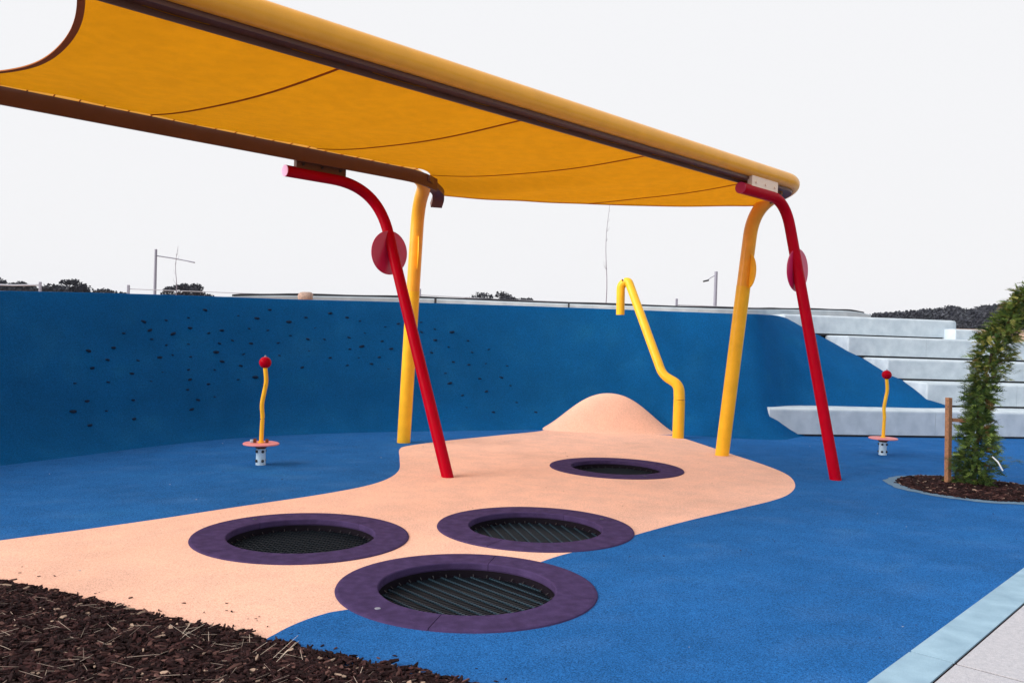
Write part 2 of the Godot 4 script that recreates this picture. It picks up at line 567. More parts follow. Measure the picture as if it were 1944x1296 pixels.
func lay(mb: Mesher, p: PackedVector2Array, noise: FastNoiseLite, dusty := false) -> void:
	var tris := Geometry2D.triangulate_polygon(p)
	if tris.is_empty():
		return
	var ids := []
	for q in p:
		var n := noise.get_noise_2d(q.x * 1.2, q.y * 1.2)
		var k := 1.0 + 0.16 * n
		if dusty:
			# dry dust and scuffs rubbed into the blue granules
			var d := smoothstep(-0.05, 0.75, noise.get_noise_2d(q.x * 3.1 + 40.0, q.y * 4.6 - 17.0))
			ids.append(mb.vert(Vector3(q.x, 0, q.y), Vector3.UP, dust_tint(d) * k))
		else:
			ids.append(mb.vert(Vector3(q.x, 0, q.y), Vector3.UP, Color(k, k, k)))
	for i in range(0, tris.size(), 3):
		mb.tri(ids[tris[i]], ids[tris[i + 1]], ids[tris[i + 2]])

# ------------------------------------------------------------------ climbing wall
func build_wall() -> void:
	var w := thing("climbing_wall", "curving blue rubber bank wall dotted with small dark climbing holds", "wall")
	var mb := Mesher.new()
	var noise := FastNoiseLite.new()
	noise.seed = 9
	noise.frequency = 0.7
	noise.fractal_octaves = 4
	var qs := [0.0, 0.025, 0.05, 0.075, 0.1, 0.125, 0.15, 0.175, 0.2, 0.225, 0.25, 0.275, 0.3]
	for k in 18:
		qs.append(0.3 + 0.67 * (k + 1) / 18.0)
	qs.append(0.985)
	qs.append(1.0)
	var prev := []
	var n := 200
	for i in n + 1:
		var s := 20.0 * i / n
		var row := []
		for j in qs.size():
			var p := wall_point(s, qs[j])
			if j == 0:
				p.y -= 0.012
			# the surface is hand trowelled: gentle swells of a centimetre
			var nn := wall_normal(clampf(s, 0.06, 19.94), clampf(qs[j], 0.02, 0.97))
			if j > 2 and j < qs.size() - 2:
				p += nn * 0.012 * noise.get_noise_3d(p.x * 1.5, p.y * 1.5, p.z * 1.5)
			var f := 1.0 + 0.16 * noise.get_noise_3d(p.x * 1.2, p.y * 1.2, p.z * 1.2)
			var du := smoothstep(-0.05, 0.75, noise.get_noise_3d(p.x * 3.0 + 40.0, p.y * 3.0, p.z * 3.0))
			row.append(mb.vert(p, nn, dust_tint(du) * f))
		# the rounded lip runs back onto the bank
		var t := wall_point(s, 1.0)
		var o := Vector3(along(WT, 2, 0, s) - along(WB, 2, 0, s), 0, -(along(WT, 2, 1, s) - along(WB, 2, 1, s))).normalized()
		row.append(mb.vert(t + o * 0.06 + Vector3.UP * 0.012, (Vector3.UP + wall_normal(clampf(s, 0.06, 19.94), 0.9) * 0.3).normalized(), dust_tint(0.1)))
		row.append(mb.vert(t + o * 0.45 + Vector3.UP * 0.012, Vector3.UP, dust_tint(0.1)))
		if i > 0:
			for j in row.size() - 1:
				mb.tri(prev[j], row[j], row[j + 1])
				mb.tri(prev[j], row[j + 1], prev[j + 1])
		prev = row
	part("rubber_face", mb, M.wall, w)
	# four shapes of hold: a ledge with a rounded lip and hollow below
	var shapes := []
	for k in 4:
		var hb := Mesher.new()
		var a := 0.032 + 0.007 * k
		var seg := 10
		var grid := []
		for i in 6:
			var th := PI * i / 5.0
			var row := []
			for j in seg + 1:
				var ph := PI * j / seg
				var d := Vector3(cos(ph) * sin(th), -cos(th), sin(ph) * sin(th))
				var rr := 1.0 + 0.16 * sin(3.0 * ph + k * 1.7) * sin(th)
				row.append(hb.vert(Vector3(d.x * a * rr, d.y * a * (0.42 + 0.1 * k / 3.0), d.z * (0.030 + 0.006 * k) * rr), d))
			grid.append(row)
		for i in 5:
			for j in seg:
				hb.tri(grid[i][j], grid[i + 1][j], grid[i + 1][j + 1])
				hb.tri(grid[i][j], grid[i + 1][j + 1], grid[i][j + 1])
		shapes.append(hb.done())
	for i in HOLDS.size() / 2:
		var s: float = HOLDS[i * 2]
		var q: float = HOLDS[i * 2 + 1]
		var p := wall_point(s, q)
		var nn := wall_normal(s, q)
		var h := part("climbing_hold", shapes[rng.randi() % 4], M.hold, w, p - nn * 0.002)
		var x := Vector3.UP.cross(nn).normalized()
		x = x.rotated(nn, rng.randf_range(-0.35, 0.35))
		h.basis = Basis(x, nn.cross(x), nn).scaled_local(Vector3(1.0, 0.9, 0.75) * rng.randf_range(0.55, 0.85))

# ------------------------------------------------------------------ upper terrain out to the horizon
func build_terrain() -> void:
	var mb := Mesher.new()
	var noise := FastNoiseLite.new()
	noise.seed = 21
	noise.frequency = 0.02
	var dist := [0.0, 0.6, 1.6, 4.0, 9.0, 18.0, 32.0, 55.0, 85.0, 120.0, 170.0, 260.0, 450.0, 900.0]
	var st := []
	for i in 17:
		var t := Vector2(WT[i * 2], -WT[i * 2 + 1])
		var b := Vector2(WB[i * 2], -WB[i * 2 + 1])
		var o := (t - b).normalized()
		if i > 13:
			o = Vector2(0.10 + 0.03 * (i - 14), -1.0).normalized()
		st.append([t + o * 0.4, o, WH[i]])
	st.append([Vector2(5.2, -17.98), Vector2(0.28, -1).normalized(), 1.93])
	st.append([Vector2(7.5, -18.45), Vector2(0.38, -1).normalized(), 1.9])
	st.append([Vector2(9.4, -18.6), Vector2(0.5, -1).normalized(), 1.6])
	st.append([Vector2(12.0, -18.9), Vector2(0.62, -0.9).normalized(), 1.6])
	st.append([Vector2(17.0, -19.5), Vector2(0.8, -0.7).normalized(), 1.6])
	st.append([Vector2(24.0, -17.0), Vector2(0.95, -0.2).normalized(), 1.6])
	var prev := []
	for i in st.size():
		var row := []
		for d in dist:
			var p: Vector2 = st[i][0] + st[i][1] * d
			row.append(mb.vert(Vector3(p.x, terrain_y(p, d, st[i][2]), p.y), Vector3.UP))
		if i > 0:
			for j in dist.size() - 1:
				mb.tri(prev[j], row[j], row[j + 1])
				mb.tri(prev[j], row[j + 1], prev[j + 1])
		prev = row
	structure("field_terrain", mb, M.field, "pale dry open field rising beyond the bank", "field")

func terrain_y(p: Vector2, d: float, edge: float) -> float:
	var right := clampf((p.x - 8.0) / 30.0, 0.0, 1.0)
	var base := edge + 0.004
	var far := 1.95 + 0.0185 * d * right
	if p.x < 0.0:
		far += 0.012 * clampf(d - 60.0, 0.0, 120.0) * clampf(-p.x / 40.0, 0.0, 1.0)
	return lerpf(base, far, clampf(d / 9.0, 0.0, 1.0))

# ------------------------------------------------------------------ concrete seating tiers
func tier_front(k: int, x: float) -> float:
	return 13.86 + (x - 4.66) * 0.183 + k * 0.763

func tier_block(x0: float, x1: float, k: int, y0: float, y1: float, depth: float, round_left: float, round_right: float) -> Mesher:
	# a precast block with a rounded nose and softened ends, following the line of the tier
	var mb := Mesher.new()
	var r := 0.045
	var prof := [Vector2(0, y0), Vector2(0, y1 - r)]
	for i in 5:
		var a := PI / 2 * (i + 1) / 5.0
		prof.append(Vector2(r - r * cos(a), y1 - r + r * sin(a)))
	prof.append(Vector2(depth, y1))
	prof.append(Vector2(depth, y0))
	var dirx := Vector3(0.9837, 0, -0.18).normalized()
	var dirz := Vector3(-0.18, 0, -0.9837).normalized()
	var stations := []
	for e in [[x0, 1.0, round_left], [x1, -1.0, round_right]]:
		var list := []
		for i in 5:
			var a := PI / 2 * i / 4.0
			list.append([e[0] + e[1] * e[2] * (1.0 - sin(a)), e[2] * (1.0 - cos(a))])
		if e[1] > 0: list.reverse()
		stations.append_array(list)
	if stations[0][0] > stations[-1][0]:
		stations.reverse()
	var rows := []
	var cy := (y0 + y1) / 2
	for s in stations:
		var o := Vector3(s[0], 0, -tier_front(k, s[0]))
		var row := []
		for q in prof:
			var ins: float = s[1]
			var qx: float = maxf(q.x, ins) if q.x < depth * 0.5 else q.x
			var qy: float = minf(q.y, y1 - ins)
			row.append(o + dirz * qx + Vector3.UP * qy)
		rows.append(row)
	for i in rows.size() - 1:
		if rows[i][0].distance_to(rows[i + 1][0]) < 1e-5 and rows[i][3].distance_to(rows[i + 1][3]) < 1e-5:
			continue
		for j in prof.size() - 1:
			var d: Vector2 = prof[j + 1] - prof[j]
			var nn := dirz * (-d.y) + Vector3.UP * d.x
			mb.quad(rows[i][j], rows[i + 1][j], rows[i + 1][j + 1], rows[i][j + 1], nn)
	for e in [0, rows.size() - 1]:
		for j in range(1, prof.size() - 1):
			mb.flat(rows[e][0], rows[e][j], rows[e][j + 1], -dirx if e == 0 else dirx)
	return mb

func build_tiers() -> void:
	var tops := [0.45, 0.868, 1.255, 1.655, 2.045]
	var names := ["lowest long concrete seating tier resting on the blue floor", "second concrete seating tier up, just above the lowest", "middle concrete seating tier, third up of five", "fourth concrete seating tier up, under the top one", "topmost concrete seating tier with a rounded right end"]
	var starts := [4.12, 7.24, 6.84, 6.37, 5.32]
	var cuts := [[7.02, 9.6, 12.2, 15.0], [9.0, 11.6, 15.0], [9.6, 12.3, 15.0], [8.0, 10.4, 13.0, 15.0], [9.13]]
	for k in 5:
		var y0: float = 0.0 if k == 0 else tops[k - 1]
		var gap := 0.035
		var t := thing("concrete_tier", names[k], "seating", Vector3.ZERO, "stepped concrete seating tiers")
		var x: float = starts[k]
		var depth := 0.82
		for c in cuts[k]:
			var first: bool = x == starts[k]
			var last: bool = c == cuts[k][-1]
			part("block", tier_block(x, c - 0.004, k, y0 + gap, tops[k], depth, (0.03 if k > 0 else 0.005) if first else 0.003, 0.16 if last and k == 4 else 0.003), M.concrete, t)
			x = c
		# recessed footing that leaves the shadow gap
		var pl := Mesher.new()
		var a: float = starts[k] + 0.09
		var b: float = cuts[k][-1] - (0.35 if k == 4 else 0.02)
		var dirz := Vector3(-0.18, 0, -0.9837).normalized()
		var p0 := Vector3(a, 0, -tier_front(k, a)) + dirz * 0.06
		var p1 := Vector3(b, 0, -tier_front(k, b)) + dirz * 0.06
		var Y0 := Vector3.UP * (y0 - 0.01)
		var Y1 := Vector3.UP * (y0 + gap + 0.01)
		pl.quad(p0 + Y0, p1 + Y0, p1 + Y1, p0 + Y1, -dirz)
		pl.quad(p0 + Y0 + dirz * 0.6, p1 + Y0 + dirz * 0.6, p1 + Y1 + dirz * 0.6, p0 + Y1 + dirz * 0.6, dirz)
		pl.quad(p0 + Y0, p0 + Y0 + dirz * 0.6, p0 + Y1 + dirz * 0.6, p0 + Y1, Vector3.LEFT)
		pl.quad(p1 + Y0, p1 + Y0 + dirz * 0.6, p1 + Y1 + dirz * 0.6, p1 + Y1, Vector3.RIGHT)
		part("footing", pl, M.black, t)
	# half-height step against the end of the top tier
	var stp := thing("concrete_step", "small half-height concrete step at the end of the topmost tier", "step", Vector3.ZERO)
	part("block", tier_block(8.78, 9.40, 4, 1.655, 1.865, 0.5, 0.02, 0.02), M.concrete, stp, Vector3(0.06, 0.001, 0.33))

# ------------------------------------------------------------------ kerb and paving
func build_kerb_and_paving() -> void:
	var d := Vector3(0.676, 0, -0.737).normalized()
	var nrm := Vector3(0.737, 0, 0.676).normalized()
	var o := Vector3(2.0, 0, -4.25)
	var k := thing("kerb", "pale blue concrete edging strip along the rubber floor", "kerb", Vector3.ZERO)
	for i in range(-2, 5):
		var mb := Mesher.new()
		var l := 2.4
		var c := o + d * (i * l + l / 2) + nrm * 0.1025 + Vector3.UP * (-0.046)
		box(mb, c, Vector3(l / 2 - 0.011, 0.05, 0.099), Basis(d, Vector3.UP, nrm))
		part("edging_block", mb, M.kerb, k)
	var pv := Node3D.new()
	pv.name = numbered("pavement")
	pv.set_meta("kind", "structure")
	pv.set_meta("label", "pale exposed aggregate paving slabs beyond the blue edging")
	pv.set_meta("category", "pavement")
	add_child(pv)
	for i in range(-2, 5):
		for j in 3:
			var mb := Mesher.new()
			var l := 2.4
			var c := o + d * (i * l + l / 2) + nrm * (0.207 + 1.2 + 2.4 * j) + Vector3.UP * (-0.049)
			box(mb, c, Vector3(l / 2 - 0.011, 0.05, 1.193), Basis(d, Vector3.UP, nrm))
			part("slab", mb, M.paving, pv)
	var bed := Mesher.new()
	var a := o - d * 5.0
	var b := o + d * 12.2
	bed.quad(a + Vector3.UP * -0.005 - nrm * 0.0, b + Vector3.UP * -0.005, b + nrm * 7.5 + Vector3.UP * -0.005, a + nrm * 7.5 + Vector3.UP * -0.005, Vector3.UP)
	part("joint_sand", bed, M.soil, pv)

# ------------------------------------------------------------------ trampolines
func build_trampoline(k: int) -> void:
	var labels := ["nearest in-ground trampoline with purple rubber ring, closest to the bark mulch", "left in-ground trampoline with purple ring lying wholly on peach rubber", "middle in-ground trampoline with purple ring touching the blue rubber edge", "farthest in-ground trampoline with purple ring, before the peach mound"]
	var r: Array = RINGS[k]
	var t := thing("trampoline", labels[k], "trampoline", Vector3(r[0], 0, r[1]), "in-ground trampolines")
	var prof := [Vector2(0.522, -0.10), Vector2(0.522, -0.032), Vector2(0.5165, -0.028), Vector2(0.5165, 0.004), Vector2(0.5185, 0.009), Vector2(0.524, 0.012), Vector2(0.742, 0.012), Vector2(0.757, 0.008), Vector2(0.7616, -0.001), Vector2(0.7616, -0.10)]
	prof.reverse()
	for i in 4:
		var mb := Mesher.new()
		var a0: float = deg_to_rad(r[3]) + TAU * i / 4.0
		lathe(mb, prof, a0 + 0.0035, a0 + TAU / 4.0 - 0.0035, 40, Vector3.ZERO, true)
		part("ring_segment", mb, M.ring, t)
	var pit := Mesher.new()
	lathe(pit, [Vector2(0.75, -0.11), Vector2(0.75, -0.7), Vector2(0.0, -0.7)], 0, TAU, 40)
	lathe(pit, [Vector2(0.75, -0.104), Vector2(0.515, -0.104), Vector2(0.515, -0.034)], 0, TAU, 48)
	part("pit_lining", pit, M.pit, t)
	var plug := Mesher.new()
	lathe(plug, [Vector2(0.017, 0.009), Vector2(0.016, 0.0145), Vector2(0.008, 0.0155), Vector2(0.0, 0.013)], 0, TAU, 16)
	var pa: float = [2.35, 3.9, -0.55, 1.2][k]
	part("plug", plug, M.steel if k == 0 else M.black, t, Vector3(cos(pa) * 0.645, 0, sin(pa) * 0.645))
	# mat: cables one way, thin rubber slats across
	var bed_r := 0.508
	var yb := -0.082
	var a: float = deg_to_rad(r[2])
	var dc := Vector3(cos(a), 0, sin(a))
	var ds := Vector3(-sin(a), 0, cos(a))
	var fine: bool = k == 1 or k == 3
	var step := 0.083 if not fine else 0.05
	var n := int(bed_r / step)
	for i in range(-n, n + 1):
		var off := i * step
		var half := sqrt(maxf(bed_r * bed_r - off * off, 0.0))
		if half < 0.06:
			continue
		var mb := Mesher.new()
		box(mb, ds * off + Vector3.UP * (yb + 0.004), Vector3(half, 0.003, 0.0035 if not fine else 0.0022), Basis(dc, Vector3.UP, dc.cross(Vector3.UP)))
		# knuckles where the slats are threaded
		var m := int(half / 0.026)
		for j in range(-m, m + 1):
			box(mb, ds * off + dc * (j * 0.026) + Vector3.UP * (yb + 0.0055), Vector3(0.0045, 0.004, 0.0065), Basis(dc, Vector3.UP, dc.cross(Vector3.UP)))
		part("cable", mb, M.cable if not fine else M.slat, t)
	var slats := Mesher.new()
	var sstep := 0.026
	var m2 := int(bed_r / sstep)
	for i in range(-m2, m2 + 1):
		var off := i * sstep
		var half := sqrt(maxf(bed_r * bed_r - off * off, 0.0))
		if half < 0.05:
			continue
		var sag := Vector3.UP * (yb - 0.003)
		box(slats, dc * off + sag, Vector3(0.0075, 0.004, half), Basis(dc, Vector3.UP, dc.cross(Vector3.UP)), 0.0)
		if fine:
			# links staggered row by row
			var mm := int(half / 0.05)
			for j in range(-mm, mm + 1):
				var c2 := dc * (off + 0.013) + ds * (j * 0.05 + (0.025 if i % 2 else 0.0))
				if c2.length() < bed_r:
					box(slats, c2 + Vector3.UP * (yb + 0.001), Vector3(0.006, 0.003, 0.015), Basis(dc, Vector3.UP, dc.cross(Vector3.UP)))
	var sl := part("slats", slats, M.slat if not fine else M.cable_dark if M.has("cable_dark") else M.slat, t)
	sl.set_meta("kind", "stuff")
	# steel hooks that hang the mat from the frame
	var hooks := Mesher.new()
	for i in 36:
		var ha := TAU * i / 36.0 + 0.03
		var c := Vector3(cos(ha), 0, sin(ha))
		box(hooks, c * 0.500 + Vector3.UP * (yb + 0.016), Vector3(0.010, 0.0018, 0.0022), Basis(c.rotated(c.cross(Vector3.UP).normalized(), 0.6), Vector3.UP, c.cross(Vector3.UP)))
	var hk := part("hooks", hooks, M.chrome, t)
	hk.set_meta("kind", "stuff")

# ------------------------------------------------------------------ shade roof
func disc_mesh(r: float, th: float) -> Mesher:
	var mb := Mesher.new()
	lathe(mb, [Vector2(0, -th), Vector2(r - 0.004, -th), Vector2(r, -th + 0.004), Vector2(r, th - 0.004), Vector2(r - 0.004, th), Vector2(0, th)], 0, TAU, 56)
	return mb

func far_u(v: float) -> float:
	# free edge of the cloth between the two far corners, slightly hollow
	if v < 5.6:
		return lerpf(9.66, 10.02, (v - 4.85) / 0.75)
	var t := (v - 5.6) / (8.9 - 5.6)
	return lerpf(10.02, 7.50, t) - 0.22 * 4.0 * t * (1.0 - t) * 0.6

func near_u(v: float) -> float:
	return 1.96 - 0.112 * (v - 6.6) * (v - 6.6)

func left_v(u: float) -> float:
	return 8.035 if u < 6.55 else lerpf(8.035, 8.86, smoothstep(6.55, 7.6, u))

func cloth_y(u: float, v: float) -> float:
	var s := clampf((v - 4.9) / (left_v(u) - 4.9), 0.0, 1.0)
	var y := lerpf(3.255, 3.395, s)
	y -= 0.085 * 4.0 * s * (1.0 - s) * (0.7 + 0.3 * clampf((u - 2.0) / 7.0, 0.0, 1.0))
	# pulled lower towards the free far edge
	y -= 0.0 * smoothstep(1.5, 0.0, far_u(v) - u) * sin(PI * clampf((v - 4.9) / 3.9, 0.0, 1.0))
	y -= smoothstep(7.0, 7.6, u) * s * 0.10
	# slack between the fixings
	y += 0.0045 * sin(u * 8.0 + 1.5 * sin(v * 2.0)) + 0.003 * sin(u * 3.1 - v * 4.0)
	return y

func cloth_point(u: float, v: float) -> Vector3:
	return roof(u, v, cloth_y(u, v))

func build_shade() -> void:
	var t := thing("shade_canopy", "large orange fabric shade canopy on yellow tubes with splayed yellow and red legs", "canopy")
	var H := 3.37
	# yellow roof tubes: foot joint, knee, rail, knee, foot joint
	var sides := [
		{"foot_far": Vector3(10.0, 0, 5.91), "knee": Vector3(9.96, 3.22, 5.55), "c": Vector3(9.78, H, 4.82), "v": 4.80, "near_knee": Vector3(-0.25, 3.2, 5.4), "near_foot": Vector3(-0.3, 0, 5.7), "joint": 2.19},
		{"foot_far": Vector3(7.24, 0, 9.04), "knee": Vector3(7.17, 3.12, 8.80), "c": Vector3(6.82, H, 8.20), "v": 8.20, "near_knee": Vector3(0.0, 3.2, 8.7), "near_foot": Vector3(-0.1, 0, 8.9), "joint": 2.0}]
	for k in 2:
		var d: Dictionary = sides[k]
		var ff := roof(d.foot_far.x, 0, 0) * 0.0 + roof(d.foot_far.x, d.foot_far.z, 0.0)
		var kn := roof(d.knee.x, d.knee.z, d.knee.y)
		var c1 := roof(d.c.x, d.c.z, d.c.y)
		var c0 := roof(0.15, d.v, H)
		var nk := roof(d.near_knee.x, d.near_knee.z, d.near_knee.y)
		var nf := roof(d.near_foot.x, d.near_foot.z, 0.0)
		var jf := ff.lerp(kn, d.joint / d.knee.y)
		var jn := nf.lerp(nk, d.joint / d.near_knee.y)
		part("roof_tube", tube(rounded([jn, nk, c0, c1, kn, jf], [0, 0.42, 0.4, 0.42 if k == 0 else 0.4, 0.40 if k == 0 else 0.3, 0], 12), 0.086, 32), M.rail, t)
		for e in [[ff, jf], [nf, jn]]:
			var leg := part("yellow_leg", tube(PackedVector3Array([e[0] - Vector3.UP * 0.05, e[1] - (e[1] - e[0]).normalized() * 0.004]), 0.0885, 32), M.yellow, t)
			var up: Vector3 = (e[1] - e[0]).normalized()
			var weld := Mesher.new()
			tube(PackedVector3Array([e[1] - up * 0.006, e[1] + up * 0.004]), 0.0895, 32, true, weld)
			part("joint_band", weld, M.yellow, leg)
		# round plate slotted through the far leg
		var dp := ff.lerp(kn, (2.38 if k == 0 else 2.5) / d.knee.y)
		var dn := Vector3(-0.985, 0, 0.17).normalized()
		var ya := ((kn - ff).normalized() - dn * dn.dot((kn - ff).normalized())).normalized()
		var pl := part("yellow_plate", disc_mesh(0.225, 0.006), M.yellow, t, dp + Vector3(0.03, 0, 0.02))
		pl.basis = Basis(ya.cross(dn).normalized(), dn, (ya.cross(dn)).normalized().cross(dn))
	# fixing bars under the inner side of each tube, coloured dark for shaded undersides too
	var barR := rounded([roof(0.25, 4.87, 3.272), roof(9.68, 4.87, 3.272), roof(9.80, 5.22, 3.22)], [0, 0.3, 0], 10)
	part("fixing_bar", bar_sweep(barR, 0.105, 0.036), M.flange, t)
	var lipR := rounded([roof(0.25, 4.925, 3.240), roof(9.60, 4.925, 3.240), roof(9.72, 5.2, 3.19)], [0, 0.25, 0], 10)
	part("fixing_bar_lip", bar_sweep(lipR, 0.02, 0.045), M.flange, t)
	var barL := rounded([roof(0.3, 8.095, 3.318), roof(6.62, 8.095, 3.318), roof(7.02, 8.28, 3.30)], [0, 0.25, 0], 8)
	part("fixing_bar", bar_sweep(barL, 0.03, 0.15), M.flange, t)
	var endL := rounded([roof(6.75, 8.19, 3.34), roof(7.36, 8.60, 3.27), roof(7.45, 8.78, 3.14)], [0, 0.16, 0], 8)
	part("corner_bar", bar_sweep(endL, 0.15, 0.07), M.flange, t)
	# cloth in panels with sewn seams between
	var cuts := [0.0, 3.36, 5.14, 6.86, 8.66, 11.0]
	var sail := Node3D.new()
	sail.name = "sail"
	t.add_child(sail, true)
	for k in 5:
		var mb := Mesher.new()
		var nu := 22
		var nv := 34
		var grid := []
		for j in nv + 1:
			var s := float(j) / nv
			var col := []
			var vv := lerpf(4.905, 8.035, s)
			var a: float = maxf(cuts[k], near_u(vv))
			for i in nu + 1:
				var f := float(i) / nu
				var u := lerpf(a, cuts[k + 1], f)
				var v := lerpf(4.905, left_v(u), s)
				if u > far_u(v):
					# slide back onto the free edge
					for it in 6:
						u = minf(u, far_u(v))
						v = lerpf(4.905, left_v(u), s)
				col.append(Vector2(u, v))
			grid.append(col)
		var ids := []
		for j in nv + 1:
			var row := []
			for i in nu + 1:
				var q: Vector2 = grid[j][i]
				var p := cloth_point(q.x, q.y)
				# slight fullness along the seams
				var px := (cloth_point(q.x + 0.05, q.y) - cloth_point(q.x - 0.05, q.y)).cross(cloth_point(q.x, q.y + 0.05) - cloth_point(q.x, q.y - 0.05)).normalized()
				row.append(mb.vert(p, -px if px.y > 0 else px))
			ids.append(row)
		for j in nv:
			for i in nu:
				var p00: Vector2 = grid[j][i]
				var p10: Vector2 = grid[j][i + 1]
				var p01: Vector2 = grid[j + 1][i]
				if p00.distance_to(p10) < 1e-4 and p01.distance_to(grid[j + 1][i + 1]) < 1e-4:
					continue
				mb.tri(ids[j][i], ids[j][i + 1], ids[j + 1][i + 1])
				mb.tri(ids[j][i], ids[j + 1][i + 1], ids[j + 1][i])
		part("cloth_panel", mb, M.fabric, sail)
	for k in range(1, 5):
		var path := PackedVector3Array()
		for j in 41:
			var s := j / 40.0
			var u: float = cuts[k]
			var v := lerpf(4.91, left_v(u), s)
			if u > far_u(v) - 0.02:
				break
			path.append(cloth_point(u, v) - Vector3.UP * 0.004)
		part("seam", bar_sweep(path, 0.022, 0.005), M.seam, sail)
	# hems along the two free edges
	var hn := PackedVector3Array()
	for j in 41:
		var v := lerpf(4.92, 8.035, j / 40.0)
		hn.append(cloth_point(near_u(v) + 0.02, v) - Vector3.UP * 0.006)
	part("hem", bar_sweep(hn, 0.042, 0.006), M.hem, sail)
	var hf := PackedVector3Array()
	for j in 41:
		var v := lerpf(5.5, 8.8, j / 40.0)
		hf.append(cloth_point(far_u(v) - 0.02, v) - Vector3.UP * 0.006)
	part("hem", bar_sweep(hf, 0.04, 0.006), M.fabric, sail)
	# lacing that ties the cloth to the left tube
	var lace := Mesher.new()
	var lu := 1.9
	while lu < 6.6:
		var a := cloth_point(lu, 8.02)
		tube(PackedVector3Array([a + Vector3(0, 0.004, 0), roof(lu + 0.02, 8.13, 3.40), roof(lu + 0.04, 8.2, 3.462)]), 0.006, 6, true, lace)
		lu += 0.21
	var lc := part("lacing", lace, M.seam, sail)
	lc.set_meta("kind", "stuff")
	# red legs bolted under the tubes
	var reds := [
		{"cap": Vector3(8.35, 3.135, 4.82), "knee": Vector3(9.36, 3.135, 4.82), "foot": Vector3(9.355, 0, 4.09), "plate": Vector2(8.52, 9.10), "bend": 0.34, "disc": 2.34, "capmat": M.disc, "side": -1.0},
		{"cap": Vector3(4.86, 3.135, 8.20), "knee": Vector3(6.06, 3.135, 8.20), "foot": Vector3(5.925, 0, 6.64), "plate": Vector2(4.97, 5.60), "bend": 0.62, "disc": 2.37, "capmat": M.cap, "side": -1.0}]
	for k in 2:
		var d: Dictionary = reds[k]
		var cp := roof(d.cap.x, d.cap.z, d.cap.y)
		var kn := roof(d.knee.x, d.knee.z, d.knee.y)
		var ft := roof(d.foot.x, d.foot.z, -0.05)
		var leg := part("red_leg", tube(rounded([cp, kn, ft], [0, d.bend, 0], 18), 0.062, 30), M.red, t)
		var ax := (kn - cp).normalized()
		var capm := Mesher.new()
		tube(PackedVector3Array([cp - ax * 0.006, cp - ax * 0.0005]), 0.0615, 30, true, capm)
		part("end_cap", capm, d.capmat, leg)
		# saddle plate between tube and leg, with bolts
		var pm := Mesher.new()
		var pc := roof((d.plate.x + d.plate.y) / 2, d.cap.z - 0.012, 3.235)
		var al := Vector3(AL.x, 0, AL.y)
		var ac := Vector3(AC.x, 0, AC.y)
		box(pm, pc, Vector3((d.plate.y - d.plate.x) / 2, 0.062, 0.030), Basis(al, Vector3.UP, al.cross(Vector3.UP)), 0.004)
		var pl := part("saddle_plate", pm, M.cream if k == 0 else M.flange, t)  # pale right plate, dark left one: light and shade put into the colour
		for i in 3:
			var bm := Mesher.new()
			var bu := lerpf(d.plate.x + 0.08, d.plate.y - 0.08, i / 2.0)
			var bp := roof(bu, d.cap.z - 0.012 - 0.034, 3.225)
			tube(PackedVector3Array([bp + ac * 0.006, bp - ac * 0.010]), 0.014, 6, true, bm)
			part("bolt", bm, M.black if k == 1 else M.cream, pl)
		# round red plate behind the leg
		var dp: Vector3 = ft.lerp(kn, d.disc / d.knee.y)
		var dn := Vector3(0.70, 0, 0.714).normalized()
		var ya := ((kn - ft).normalized() - dn * dn.dot((kn - ft).normalized())).normalized()
		var rp := part("red_plate", disc_mesh(0.248, 0.006), M.disc, t, dp + (Vector3(0.022, 0, -0.075) if k == 0 else -dn * 0.068))
		rp.basis = Basis(ya.cross(dn).normalized(), dn, (ya.cross(dn)).normalized().cross(dn))

